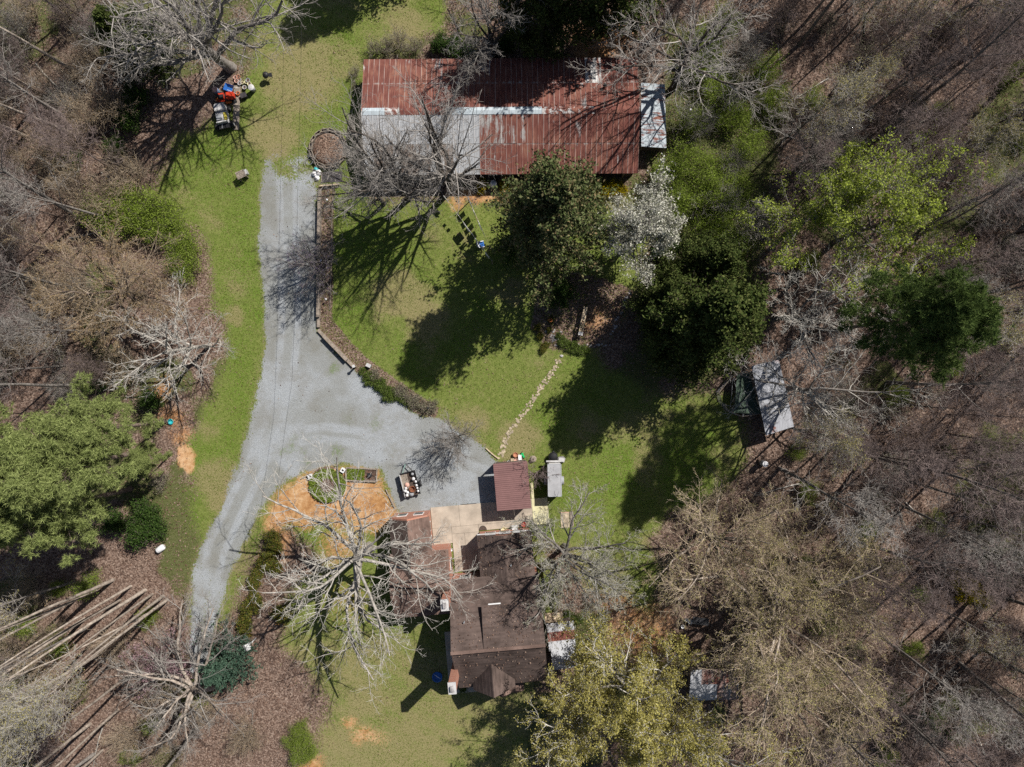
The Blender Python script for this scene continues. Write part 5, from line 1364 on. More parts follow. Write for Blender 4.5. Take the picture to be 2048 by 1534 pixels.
def small_stuff():
    b = thing("post_lantern", "pale post with small cap at the end of the timber wall", "post", W(712, 733))
    MB().box((0, 0, 0.5), (0.14, 0.14, 1.0)).build("post", M['weathered_wood'], b)
    MB().box((0, 0, 1.05), (0.26, 0.26, 0.1), 0.3).build("cap", M['dull_white'], b)
    b = thing("green_box", "pale green lidded box in the bed by the timber wall's end", "box", W(739, 731), rad(-25))
    MB().box((0, 0, 0.25), (0.42, 0.28, 0.5)).build("case", M['green_paint'], b)
    MB().box((0, 0, 0.52), (0.48, 0.34, 0.05)).build("lid", M['dull_white'], b)
    b = thing("dark_post", "dark leaning post at the gravel bed's lower right end", "post", W(858, 816))
    MB().cyl((0, 0, 0), (0.05, 0.05, 1.3), 0.06, 0.05, 8).build("pole", M['dark_wood'], b)
    MB().box((0.05, 0.05, 1.3), (0.2, 0.14, 0.12)).build("top", M['black_metal'], b)
    b = thing("bark_ring", "round brown pot in the bed near the dark leaning post", "pot", W(844, 803))
    MB().lathe([(0.16, 0.0), (0.2, 0.3), (0.22, 0.3), (0.18, 0.28), (0.1, 0.15), (0, 0.15)], n=14).build("bowl", M['terracotta'], b, True)
    MB().lathe([(0.16, 0.2), (0, 0.22)], n=12).build("soil", M['soil'], b)
    # patio things
    def pot(x, y, k, label, r=0.22, h=0.35):
        f = thing("pot", label, "pot", W(x, y) + Vector((0, 0, 0.078)))
        MB().lathe([(0, 0), (r * 0.7, 0), (r, h), (r * 0.88, h), (r * 0.7, h * 0.7), (0, h * 0.7)], n=16).build("bowl", M[k], f, True)
        MB().lathe([(r * 0.97, h * 0.88), (r * 1.1, h * 0.9), (r * 1.1, h), (r * 0.9, h)], n=16).build("rim", M[k], f)
        return f
    pot(1047, 1047, 'coral_plastic', "coral red tub on the patio near the cream slab", 0.24, 0.3)
    pot(1007, 1058, 'cream_plastic', "cream yellow tub on the patio against the wing wall", 0.26, 0.35)
    pot(903, 1098, 'white_plastic', "small white pot at the west wing's brick corner", 0.15, 0.3)
    f = thing("cooler", "grey cooler with white lid on the patio against the wing wall", "cooler", W(1029, 1055) + Vector((0, 0, 0.078)), HR)
    MB().box((0, 0, 0.25), (0.55, 0.5, 0.5)).build("box", M['grey_plastic'], f)
    MB().box((0.05, 0.05, 0.53), (0.6, 0.55, 0.06)).build("lid", M['white_plastic'], f)
    f = thing("door_mat", "half round dark brown mat on the patio", "mat", W(966, 1060) + Vector((0, 0, 0.079)), HR)
    MB().prism([(0.38 * math.cos(t), 0.45 * math.sin(t)) for t in np.linspace(0, math.pi, 14)], 0, 0.02).build("pile", M['dark_wood'], f)
    MB().tube([(0.38 * math.cos(t), 0.45 * math.sin(t), 0.02) for t in np.linspace(0, math.pi, 14)], 0.012, 5).build("border", M['black_rubber'], f)
    f = thing("rubber_strip", "long black rubber strip where the gravel meets the patio", "mat", W(938, 1010), HR)
    MB().box((0, 0, 0.03), (1.5, 0.26, 0.04)).build("strip", M['black_rubber'], f)
    for i in range(5): MB().box((-0.6 + 0.3 * i, 0, 0.056), (0.04, 0.24, 0.012)).build("rib", M['dark_fabric'], f)
    f = thing("rug", "pink worn rug on the grass right of the cream slab", "rug", W(1130, 1040), rad(3))
    V = [((i / 4 - 0.5) * 0.85, (j / 6 - 0.5) * 1.5, 0.05 + 0.012 * math.sin(i * 2 + j)) for i in range(5) for j in range(7)]
    MB().add(V, [(i * 7 + j, (i + 1) * 7 + j, (i + 1) * 7 + j + 1, i * 7 + j + 1) for i in range(4) for j in range(6)]).build("pile", M['stone'], f)
    MB().box((0, 0.78, 0.055), (0.85, 0.06, 0.02)).build("fringe", M['pink_clay'], f)
    f = thing("wood_stack", "stack of grey boards beside the pink rug", "boards", W(1143, 1038), rad(4))
    for i in range(4): MB().box((-0.12 + 0.09 * i, 0.05 * (i % 2), 0.05 + 0.03 * (i % 2)), (0.075, 1.5, 0.05)).build("board", M['weathered_wood'], f)
    f = thing("play_ring", "blue round toy pool on the walk left of the main house", "pool", W(875, 1352))
    MB().lathe([(0, 0.1), (0.42, 0.1), (0.46, 0.3), (0.52, 0.3), (0.5, 0.08), (0, 0.08)], n=20).build("basin", M['blue_plastic'], f, True)
    MB().tube([(-0.3, 0.2, 0.15), (0, 0.1, 0.34), (0.3, -0.2, 0.2)], 0.03, 6).build("float", M['white_plastic'], f)
    # things along the carport's back edge
    for (x, y, k, l, s) in ((1031, 909, 'terracotta', "round orange brown pot above the carport", 0.24), (1009, 924, 'pink_clay', "small pink pot at the carport's back edge", 0.13), (1017, 923, 'white_plastic', "small white pot at the carport's back edge", 0.13), (1032, 920, 'pink_clay', "square pink planter at the carport's back edge", 0.2)):
        pot(x, y, k, l, s, 0.3)
    for (x, y, k, l, sx, sy) in ((1025, 920, 'pale_wood', "tan wooden crate at the carport's back edge", 0.32, 0.36), (1040, 914, 'white_plastic', "white rectangular bin above the carport", 0.32, 0.48)):
        f = thing("crate", l, "crate", W(x, y), HR)
        for (u, v, su, sv) in ((0, sy / 2, sx, 0.03), (0, -sy / 2, sx, 0.03), (sx / 2, 0, 0.03, sy - 0.035), (-sx / 2, 0, 0.03, sy - 0.035)):
            MB().box((u, v, 0.2), (su, sv, 0.4)).build("side", M[k], f)
        MB().box((0, 0, 0.36), (sx - 0.035, sy - 0.035, 0.03)).build("lid", M[k], f)
    f = thing("toy_scooter", "bright green plastic toy above the carport", "toy", W(1046, 910), rad(30))
    MB().box((0, 0, 0.2), (0.16, 0.5, 0.14)).build("body", M['green_plastic'], f)
    MB().box((0, 0.18, 0.4), (0.4, 0.06, 0.06)).build("handlebar", M['green_plastic'], f)
    for y in (-0.2, 0.2): MB().lathe([(0.0, -0.04), (0.13, -0.04), (0.13, 0.04), (0, 0.04)], (0, y, 0.13), (1, 0, 0), 12).build("wheel", M['black_rubber'], f)
    f = thing("stump", "old grey tree stump right of the white bin above the carport", "stump", W(1066, 918))
    MB().lathe([(0.36, 0), (0.26, 0.12), (0.23, 0.4), (0.12, 0.44), (0, 0.36)], n=11).build("wood", M['weathered_wood'], f)
    MB().lathe([(0.1, 0.43), (0.0, 0.45)], n=8).build("heart", M['dark_wood'], f)
    f = thing("gravel_edging", "pale timber edging between the gravel and the stone path", "edging")
    for (a_, b_) in (((972, 896), (985, 908)), ((985, 908), (997, 917))):
        p, q = W(*a_), W(*b_); d = q - p
        MB().box(((p.x + q.x) / 2, (p.y + q.y) / 2, 0.08), (d.length, 0.1, 0.14), math.atan2(d.y, d.x)).build("board", M['pale_wood'], f)
    f = thing("white_post", "white upright post at the wood's edge right of the lean-to", "post", W(1368, 240))
    MB().cyl((0, 0, 0), (0, 0, 2.6), 0.06, 0.06, 8).build("pole", M['white_paint'], f)
    MB().box((0, 0, 2.62), (0.16, 0.16, 0.06)).build("cap", M['dull_white'], f)
    c = thing("overhead_cable", "thin dark overhead cable crossing the gravel drive", "cable")
    MB().tube([W(x, y, 5.0) for x, y in ((606, -60), (590, 620), (584, 760), (549, 1010), (430, 1600))], 0.011, 5).build("wire", M['black_rubber'], c)
    f = thing("tyre_planter", "ring planter with a green plant on the lower lawn under the white tree", "planter", W(657, 1310))
    MB().lathe([(0.3, 0.02), (0.45, 0.02), (0.5, 0.12), (0.45, 0.22), (0.3, 0.22)], n=20).build("ring", M['black_rubber'], f, True)
    MB().lathe([(0.34, 0.12), (0.0, 0.14)], n=16).build("soil", M['soil'], f)
    V, F = leaf_quads(R_(88), np.random.RandomState(89).randn(260, 3) * np.array([0.25, 0.25, 0.05]) + np.array([0, 0, 0.3]), 0.13, 0.3)
    o = link(bpy.data.objects.new("foliage", np_mesh("foliage", V, [F], [M['shrub_leaf']]))); o.parent = f; o["kind"] = "stuff"
    f = thing("teal_tub", "small teal tub on the red clay bank by the pines", "tub", W(343, 843))
    MB().lathe([(0, 0), (0.2, 0), (0.27, 0.22), (0.24, 0.22), (0.18, 0.05), (0, 0.05)], n=14).build("bowl", M['teal_plastic'], f, True)
    MB().lathe([(0.26, 0.2), (0.29, 0.22), (0.25, 0.24)], n=14).build("rim", M['teal_plastic'], f)
small_stuff()
# ------------------------------------------------------------------ trees
def tubes(P, R, sides):
    N_, K, _ = P.shape
    T = np.gradient(P, axis=1)
    T /= np.linalg.norm(T, axis=2, keepdims=True) + 1e-9
    ref = np.where(np.abs(T[:, :1, 2:3]) > 0.8, np.array([1.0, 0, 0]), np.array([0, 0, 1.0]))
    U = np.cross(T, np.broadcast_to(ref, T.shape)); U /= np.linalg.norm(U, axis=2, keepdims=True) + 1e-9
    Vv = np.cross(T, U)
    an = np.arange(sides) * 2 * np.pi / sides
    ring = P[:, :, None, :] + R[:, :, None, None] * (np.cos(an)[None, None, :, None] * U[:, :, None, :] + np.sin(an)[None, None, :, None] * Vv[:, :, None, :])
    V = ring.reshape(-1, 3)
    i = np.arange(N_)[:, None, None]; k = np.arange(K - 1)[None, :, None]; s = np.arange(sides)[None, None, :]
    a = (i * K + k) * sides + s; b = (i * K + k) * sides + (s + 1) % sides
    F = np.stack([a, b, b + sides, a + sides], -1).reshape(-1, 4)
    return V, F

def poly_march(rng, p0, d0, Ln, K, wander, up):
    n = len(p0)
    P = np.zeros((n, K, 3)); P[:, 0] = p0
    d = d0.copy(); step = (Ln / (K - 1))[:, None]
    for k in range(1, K):
        d = d + rng.randn(n, 3) * wander + np.array([0, 0, up])
        d /= np.linalg.norm(d, axis=1, keepdims=True) + 1e-9
        P[:, k] = P[:, k - 1] + d * step
    return P

def grow(rng, h, r, levels, K0=9, wob=0.02, lean=(0, 0), stems=1, top=0.35):
    d0 = np.zeros((stems, 3)); d0[:, 2] = 1; d0[:, 0] = lean[0]; d0[:, 1] = lean[1]
    if stems > 1:
        az = np.arange(stems) * 6.283 / stems + rng.rand(stems)
        d0[:, 0] += np.cos(az) * 0.35; d0[:, 1] += np.sin(az) * 0.35
    d0 /= np.linalg.norm(d0, axis=1, keepdims=True)
    p0 = np.zeros((stems, 3)); p0[:, 2] = -0.15
    if stems > 1: p0[:, :2] = d0[:, :2] * 0.5
    P = poly_march(rng, p0, d0, np.full(stems, h) * (1 if stems == 1 else 0.8 + 0.4 * rng.rand(stems)), K0, wob, 0.0)
    tt = np.linspace(0, 1, K0)
    R = np.broadcast_to(r * (1 - (1 - top) * tt), (stems, K0)).copy()
    R[:, 0] *= 1.15
    out = [(P, R)]
    Lp = np.full(stems, h)
    for lv in levels:
        n, t0, t1 = lv['n'], lv.get('t0', 0.2), lv.get('t1', 1.0)
        Np, K, _ = P.shape
        t = t0 + (t1 - t0) * (np.arange(n)[None, :] + rng.rand(Np, n)) / n
        s = np.clip(t * (K - 1), 0, K - 1 - 1e-6); i0 = s.astype(int); fr = (s - i0)[..., None]
        ii = np.arange(Np)[:, None]
        pos = P[ii, i0] * (1 - fr) + P[ii, i0 + 1] * fr
        tan = P[ii, i0 + 1] - P[ii, i0]; tan /= np.linalg.norm(tan, axis=2, keepdims=True) + 1e-9
        rad_ = R[ii, i0] * (1 - fr[..., 0]) + R[ii, i0 + 1] * fr[..., 0]
        # frame
        ref = np.where(np.abs(tan[..., 2:3]) > 0.8, np.array([1.0, 0, 0]), np.array([0, 0, 1.0]))
        u = np.cross(tan, ref); u /= np.linalg.norm(u, axis=2, keepdims=True) + 1e-9
        w = np.cross(tan, u)
        az = (np.arange(n)[None, :] * 2.4 + rng.rand(Np, 1) * 6.283 + rng.randn(Np, n) * 0.35)[..., None]
        ang = np.radians(lv['ang'] + rng.randn(Np, n) * lv.get('sd', 10))[..., None]
        if 'angt' in lv:
            ang = ang + np.radians(lv['angt']) * ((t - t0) / (t1 - t0))[..., None]
        d = tan * np.cos(ang) + (u * np.cos(az) + w * np.sin(az)) * np.sin(ang)
        d = d + np.array([0, 0, lv.get('up', 0.0)]); d /= np.linalg.norm(d, axis=2, keepdims=True) + 1e-9
        q = (t - t0) / max(t1 - t0, 1e-6)
        if 'prof' in lv: shape = np.interp(q, lv['prof'][0], lv['prof'][1])
        else: shape = 1 - lv.get('fall', 0.45) * q
        Ln = Lp[:, None] * lv['L'] * shape * (0.7 + 0.6 * rng.rand(Np, n))
        d = d.reshape(-1, 3); pos = pos.reshape(-1, 3); Ln = Ln.ravel(); rad_ = rad_.ravel()
        Kc = lv.get('K', 5)
        P = poly_march(rng, pos, d, Ln, Kc, lv.get('wander', 0.12), lv.get('curve', 0.03))
        r0 = np.maximum(rad_ * lv.get('rr', 0.6), lv.get('rmin', 0.006))
        tc = np.linspace(0, 1, Kc)
        R = np.maximum(r0[:, None] * (1 - 0.7 * tc[None, :]), lv.get('rmin', 0.006) * 0.7)
        Lp = Ln
        out.append((P, R))
    return out

def tree_mesh(name, rng, sk, bark, twig, leaf=None, split=2, leaves=0, lsize=0.15, jitter=0.25, lflat=0.0, tuft=0, clumps=260, lv_from=-1, sides=(8, 6, 4, 3, 3, 3)):
    """returns (trunk mesh, crown mesh)"""
    def merge(parts):
        Vs, Fs, o = [], [], 0
        for V, F in parts:
            Vs.append(V); Fs.append(F + o); o += len(V)
        return np.concatenate(Vs), Fs
    tp = [tubes(P, R, sides[i]) for i, (P, R) in enumerate(sk[:split])]
    V, F = merge(tp)
    tm = np_mesh(name + "_trunk", V, F, [M[bark]], smooth=True)
    cp = [tubes(P, R, sides[min(i + split, 5)]) for i, (P, R) in enumerate(sk[split:])]
    midx = [0] * len(cp)
    mats = [M[twig]]
    if leaf:
        T = sk[lv_from][0]
        n, K, _ = T.shape
        if tuft:
            m = leaves
            sel = rng.choice(n, min(n, clumps), replace=False)
            i = sel[rng.randint(0, len(sel), m)]; k = np.full(m, K - 1)
            C = T[i, k] + rng.randn(m, 3) * jitter * np.array([1, 1, 0.6])
            d = rng.randn(m, tuft, 3); d[..., 2] += 0.5
            d /= np.linalg.norm(d, axis=2, keepdims=True)
            e = np.cross(d, rng.randn(m, tuft, 3)); e /= np.linalg.norm(e, axis=2, keepdims=True) + 1e-9
            ln = lsize * (0.7 + 0.6 * rng.rand(m, tuft, 1))
            Cc = np.repeat(C[:, None, :], tuft, 1)
            Vt = np.stack([Cc + e * lsize * 0.07, Cc - e * lsize * 0.07, Cc + d * ln], 2).reshape(-1, 3)
            cp.append((Vt, np.arange(len(Vt)).reshape(-1, 3)))
        else:
            i = rng.randint(0, n, leaves); t = rng.rand(leaves) * (K - 1) * 0.999
            k = t.astype(int); fr = (t - k)[:, None]
            C = T[i, k] * (1 - fr) + T[i, np.minimum(k + 1, K - 1)] * fr + rng.randn(leaves, 3) * jitter
            C[:, 2] = np.maximum(C[:, 2], 0.05)
            cp.append(leaf_quads(rng, C, lsize, lflat))
        midx.append(1); mats.append(M[leaf])
    V, F = merge(cp)
    cm = np_mesh(name + "_crown", V, F, mats, midx, smooth=False)
    return tm, cm

def place(pm, name, label, loc, cat="tree", scale=1.0, rz=0.0, group=None, tilt=(0, 0), sz=1.0, parts=("trunk", "crown")):
    root = bpy.data.objects.new(name, None)
    root.empty_display_size = 0.4
    root.location = (loc[0], loc[1], 0)
    root.rotation_euler = (tilt[0], tilt[1], rz)
    root.scale = (scale, scale, scale * sz)
    link(root)
    tag(root, label, cat, group)
    for nm, me in zip(parts, pm):
        o = bpy.data.objects.new(nm, me)
        o.parent = root
        link(o)
    return root


# woodland stock: tall narrow bare trees
def forest_tree(seed, h, r, bark, twig, spread=0.3, start=0.4, leaf=None, leaves=0, twigs=(20, 7, 5, 3), **kw):
    rng = R_(seed)
    a, b, c, d = twigs
    sk = grow(rng, h, r, [dict(n=a, t0=start, L=spread, ang=48, angt=-22, sd=10, up=0.15, wander=0.13, curve=0.05, rr=0.45, K=6, fall=0.6, rmin=0.012),
                          dict(n=b, t0=0.25, L=0.5, ang=42, wander=0.14, K=5, rr=0.55, rmin=0.011),
                          dict(n=c, t0=0.15, L=0.55, ang=42, wander=0.16, K=4, rr=0.6, rmin=0.010),
                          dict(n=d, t0=0.1, L=0.6, ang=40, wander=0.18, K=3, rr=0.6, rmin=0.0105)], wob=0.03, top=0.12)
    return tree_mesh("woodland_tree", rng, sk, bark, twig, leaf=leaf, leaves=leaves, **kw)

def open_tree(seed, h, r, bark, twig, limbs=7, L=0.62, ang=42, trunk=0.42, n=(8, 7, 5), up=0.1, start=0.5, wander=0.13, leaf=None, leaves=0, lean=(0, 0), rm=0.0125, split=2, curve=0.02, lrr=0.66, **kw):
    rng = R_(seed)
    sk = grow(rng, h * trunk, r, [dict(n=limbs, t0=start, L=L / trunk, ang=ang, angt=-18, sd=9, up=up, wander=wander, curve=curve, rr=lrr, K=8, fall=0.15, rmin=0.03),
                                  dict(n=n[0], t0=0.2, L=0.5, ang=42, sd=12, wander=wander, K=6, rr=0.58, rmin=0.018, curve=curve),
                                  dict(n=n[1], t0=0.15, L=0.48, ang=42, sd=13, wander=wander + 0.03, K=5, rr=0.58, rmin=rm * 1.25, curve=curve),
                                  dict(n=n[2], t0=0.1, L=0.5, ang=40, sd=14, wander=wander + 0.05, K=4, rr=0.6, rmin=rm)], K0=8, wob=0.04, lean=lean, top=0.6)
    return tree_mesh("open_tree", rng, sk, bark, twig, leaf=leaf, leaves=leaves, split=split, **kw)

def conifer(seed, h, r, leafm, base=0.1, L=0.22, n1=70, n2=7, leaves=22000, lsize=0.2, jitter=0.14, prof=None, tuft=0, clumps=260, bark='brown_bark', ang=72, up=0.0, curve=0.02):
    rng = R_(seed)
    sk = grow(rng, h, r, [dict(n=n1, t0=base, L=L, ang=ang, angt=-28, sd=9, up=up, wander=0.08, curve=curve, rr=0.3, K=6, rmin=0.02, prof=prof or ([0, 0.15, 1], [0.8, 1.0, 0.12])),
                          dict(n=n2, t0=0.25, L=0.42, ang=45, wander=0.1, K=4, rr=0.5, rmin=0.012, curve=curve)], wob=0.012, top=0.08)
    return tree_mesh("conifer", rng, sk, bark, bark, leaf=leafm, leaves=leaves, lsize=lsize, jitter=jitter, tuft=tuft, clumps=clumps, sides=(8, 4, 3, 3, 3, 3))

def shrub(seed, h, leafm, leaves=3500, lsize=0.12, stems=6, twig='brown_twig', spread=0.5, n=(6, 5), jitter=0.12):
    rng = R_(seed)
    sk = grow(rng, h * 0.6, 0.035, [dict(n=n[0], t0=0.25, L=0.75, ang=38, up=0.1, wander=0.15, K=4, rr=0.6, rmin=0.012),
                                    dict(n=n[1], t0=0.2, L=0.6, ang=42, wander=0.15, K=3, rr=0.6, rmin=0.009)], K0=5, wob=0.12, stems=stems)
    return tree_mesh("shrub", rng, sk, 'brown_bark', twig, leaf=leafm, leaves=leaves, lsize=lsize, jitter=jitter, split=1, sides=(4, 3, 3, 3, 3, 3))

def placed(px, py):
    p = W(px, py)
    return (p.x, p.y)

# ---- single trees of the yard, each where it stands
place(open_tree(101, 17, 0.42, 'pale_bark', 'pale_twig', limbs=15, L=0.60, ang=64, trunk=0.58, n=(8, 6, 4), wander=0.17, up=0.0, start=0.42, rm=0.012, curve=-0.01, lrr=0.6, split=3),
      "bare_tree", "huge white barked bare tree with crooked limbs beside the brown house roof", placed(738, 1092), rz=0.7, tilt=(0.03, -0.03))
place(open_tree(102, 13, 0.30, 'grey_bark', 'pale_twig', limbs=12, L=0.62, ang=62, trunk=0.45, n=(9, 8, 5), start=0.4, wander=0.14, leaf='grey_bud', leaves=15000, lsize=0.09, jitter=0.06),
      "budding_tree", "grey budding tree spreading over the right side of the brown house roof", placed(1128, 1092), rz=0.4)
place(open_tree(103, 17, 0.38, 'dark_bark', 'grey_twig', limbs=9, L=0.66, ang=32, trunk=0.36, n=(7, 7, 5), up=0.2, wander=0.11, curve=0.05, lrr=0.75),
      "bare_tree", "tallest bare grey tree before the barn, left of the white drum", placed(902, 378), rz=1.3)
place(open_tree(104, 15, 0.34, 'dark_bark', 'grey_twig', limbs=9, L=0.68, ang=34, trunk=0.34, n=(7, 7, 5), up=0.2, wander=0.11, curve=0.05, lrr=0.75),
      "bare_tree", "bare grey tree before the barn, reaching over its left end", placed(818, 396), rz=2.9)
place(open_tree(105, 11, 0.22, 'dark_bark', 'grey_twig', limbs=9, L=0.7, ang=40, trunk=0.38, n=(8, 8, 6), up=0.15, wander=0.11, curve=0.04, lrr=0.75),
      "bare_tree", "lower bare grey tree beside the round planter", placed(768, 408), rz=0.2)
place(open_tree(106, 13, 0.28, 'dark_bark', 'grey_twig', limbs=9, L=0.58, ang=56, trunk=0.4, n=(8, 8, 6), up=0.05),
      "bare_tree", "bare grey tree behind the middle of the barn at the top", placed(990, 112), rz=5.1)
place(open_tree(107, 16, 0.36, 'dark_bark', 'grey_twig', limbs=9, L=0.6, ang=52, trunk=0.42, n=(9, 8, 6), up=0.05),
      "bare_tree", "dark bare tree above the barn's blue lean-to, shading its roof", placed(1345, 178), rz=3.3)
place(open_tree(108, 18, 0.55, 'grey_bark', 'grey_twig', limbs=12, L=0.52, ang=46, trunk=0.40, n=(9, 9, 6), up=0.0, wander=0.15, lrr=0.68),
      "bare_tree", "big grey bare tree leaning over the mowers and pots", placed(462, 136), rz=1.2, tilt=(0.0, -0.14))
place(open_tree(109, 10, 0.2, 'pale_bark', 'pale_twig', limbs=13, L=0.55, ang=66, trunk=0.85, n=(8, 6, 4), start=0.25, up=0.0, wander=0.12),
      "bare_tree", "pale silvery bare tree on the grass verge left of the drive", placed(420, 690), rz=2.0, tilt=(0, -0.1))
place(open_tree(110, 12, 0.26, 'brown_bark', 'tan_twig', limbs=14, L=0.6, ang=66, trunk=0.42, n=(9, 8, 6), leaf='tan_bud', leaves=24000, lsize=0.09, jitter=0.07),
      "budding_tree", "broad tan budding tree at the wood's edge above the silvery tree", placed(290, 588), rz=0.5)
place(open_tree(111, 14, 0.42, 'tan_bark', 'grey_twig', limbs=10, L=0.62, ang=60, trunk=0.5, n=(9, 7, 6), wander=0.16),
      "bare_tree", "pale bare tree with thick tan trunk below the end of the drive", placed(436, 1372), rz=4.2, scale=0.9, tilt=(0.22, -0.2))
YT = open_tree(112, 15, 0.34, 'pale_bark', 'pale_twig', limbs=11, L=0.60, ang=56, trunk=0.5, n=(9, 7, 5), leaf='yellow_leaf', leaves=40000, lsize=0.15, jitter=0.17, start=0.35)
place(YT, "leafing_tree", "yellow green leafing tree below the house's front porch", placed(1170, 1338), rz=0.3, scale=0.98)
place(YT, "leafing_tree", "yellow green leafing tree between the house porch and the tin shed", placed(1262, 1350), rz=2.3, scale=1.1)
OT = open_tree(113, 15, 0.3, 'tan_bark', 'tan_twig', limbs=12, L=0.6, ang=52, trunk=0.5, n=(9, 8, 6), leaf='olive_bud', leaves=15000, lsize=0.10, jitter=0.07, start=0.35)
place(OT, "budding_tree", "olive budding tree above the tin shed at lower right", placed(1402, 1060), rz=0.3, scale=0.82)
place(OT, "budding_tree", "widest olive budding tree, overhanging the tin shed at lower right", placed(1496, 1180), rz=3.5, scale=1.15)
place(OT, "budding_tree", "olive budding tree right of the tin shed, nearest the bottom edge", placed(1530, 1318), rz=1.9, scale=1.0)
place(OT, "budding_tree", "olive budding tree deeper in the wood, right of the widest one", placed(1560, 1110), rz=5.0, scale=0.8)
LT = open_tree(114, 14, 0.22, 'grey_bark', 'grey_twig', limbs=9, L=0.5, ang=62, trunk=0.6, n=(8, 7, 5), leaf='lime_leaf', leaves=17000, lsize=0.17, jitter=0.16, start=0.5)
place(LT, "leafing_tree", "bright lime green leafing tree at right, nearer the yard", placed(1572, 468), rz=0.5, scale=1.05)
place(LT, "leafing_tree", "bright lime green leafing tree at right, deeper in the wood", placed(1668, 484), rz=2.4, scale=1.1)
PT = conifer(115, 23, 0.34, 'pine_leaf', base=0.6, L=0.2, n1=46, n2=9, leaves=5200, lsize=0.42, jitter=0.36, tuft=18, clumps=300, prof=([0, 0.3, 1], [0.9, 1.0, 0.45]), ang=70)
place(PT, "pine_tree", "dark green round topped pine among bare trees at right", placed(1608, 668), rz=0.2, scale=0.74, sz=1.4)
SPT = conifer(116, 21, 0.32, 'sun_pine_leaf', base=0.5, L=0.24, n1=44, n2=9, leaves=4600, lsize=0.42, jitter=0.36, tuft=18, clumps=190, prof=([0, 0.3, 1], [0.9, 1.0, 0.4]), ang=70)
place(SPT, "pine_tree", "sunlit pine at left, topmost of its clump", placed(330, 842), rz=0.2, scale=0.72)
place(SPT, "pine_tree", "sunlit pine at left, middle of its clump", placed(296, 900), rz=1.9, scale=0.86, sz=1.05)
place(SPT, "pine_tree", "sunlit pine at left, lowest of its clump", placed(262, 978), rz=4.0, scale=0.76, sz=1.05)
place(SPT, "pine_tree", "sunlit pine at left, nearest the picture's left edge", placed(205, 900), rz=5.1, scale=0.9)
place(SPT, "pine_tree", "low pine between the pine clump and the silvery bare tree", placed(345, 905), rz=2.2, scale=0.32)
HT = conifer(117, 19, 0.3, 'holly_leaf', base=0.12, L=0.28, n1=90, n2=9, leaves=44000, lsize=0.26, jitter=0.2, prof=([0, 0.25, 0.6, 1], [0.85, 1.0, 0.75, 0.2]))
place(HT, "evergreen_tree", "large dark evergreen on the lawn left of the white flowering tree", placed(1094, 486), rz=0.2)
HT2 = conifer(118, 6, 0.14, 'dark_leaf', base=0.05, L=0.42, n1=50, n2=7, leaves=9000, lsize=0.2, jitter=0.16)
place(HT2, "holly_tree", "glossy green holly under the large evergreen, above the rock garden", placed(1118, 590), rz=0.2, scale=0.7)
place(HT2, "holly_tree", "low dark holly at the large evergreen's left foot", placed(1030, 505), rz=1.2, scale=0.8)
place(open_tree(119, 10.5, 0.2, 'grey_bark', 'grey_twig', limbs=12, L=0.5, ang=38, trunk=0.55, n=(9, 6, 3), start=0.25, leaf='white_blossom', leaves=20000, lsize=0.15, jitter=0.16, up=0.2),
      "flowering_tree", "white flowering tree beside the lower right corner of the barn", placed(1268, 482), rz=0.3, scale=1.18)
CT = conifer(120, 16, 0.3, 'cedar_leaf', base=0.06, L=0.3, n1=100, n2=9, leaves=44000, lsize=0.26, jitter=0.2, prof=([0, 0.2, 0.6, 1], [0.85, 1.0, 0.7, 0.15]))
place(CT, "cedar_tree", "dark cedar right of the garden bed, the largest of the cedars", placed(1345, 672), rz=0.2, scale=1.05)
place(CT, "cedar_tree", "dark cedar behind the largest one, towards the white roofed coop", placed(1408, 640), rz=2.2, scale=0.92)
place(CT, "cedar_tree", "narrower dark cedar between the white flowering tree and the garden bed", placed(1318, 596), rz=3.2, scale=0.62)
place(CT, "cedar_tree", "shaded cedar right of the white flowering tree", placed(1378, 545), rz=4.4, scale=0.7)
place(CT, "cedar_tree", "dark evergreen behind the barn beside the bare tree", placed(1070, 75), rz=0.7, scale=0.85)
place(CT, "cedar_tree", "dark evergreen at the top edge above the barn's right half", placed(1205, 34), rz=1.7, scale=1.12)
place(CT, "cedar_tree", "dark evergreen at the top left among bare limbs", placed(330, 130), rz=2.7, scale=0.62)
place(CT, "cedar_tree", "tall evergreen beyond the top edge, shading the grass there", placed(800, -125), rz=1.1, scale=0.95)
place(conifer(121, 7.5, 0.16, 'spruce_leaf', base=0.02, L=0.42, n1=80, n2=8, leaves=15000, lsize=0.2, jitter=0.1, prof=([0, 1], [1.0, 0.05])),
      "spruce_tree", "blue green spruce at the lower end of the drive", placed(478, 1300), rz=0.2)
place(open_tree(122, 5.5, 0.1, 'grey_bark', 'grey_twig', limbs=14, L=0.75, ang=48, trunk=0.25, n=(8, 7, 5), start=0.1, rm=0.008, up=0.1),
      "bare_shrub_tree", "fine twigged bare small tree above the loaded trailer on the gravel", placed(918, 872), rz=0.2)
place(open_tree(123, 6.5, 0.12, 'dark_bark', 'grey_twig', limbs=10, L=0.65, ang=44, trunk=0.3, n=(8, 6, 5), start=0.2, rm=0.008, leaf='purple_bud', leaves=2500, lsize=0.09, jitter=0.06),
      "redbud_tree", "small purple budding tree by the timber wall, shading the drive", placed(644, 536), rz=1.2)
place(open_tree(124, 4.5, 0.08, 'brown_bark', 'brown_twig', limbs=10, L=0.7, ang=50, trunk=0.3, n=(7, 6, 4), start=0.2, rm=0.008, leaf='pink_bud', leaves=4500, lsize=0.1, jitter=0.12),
      "redbud_tree", "pink flowering small tree at the lower end of the drive", placed(352, 1312), rz=1.2, scale=1.25)
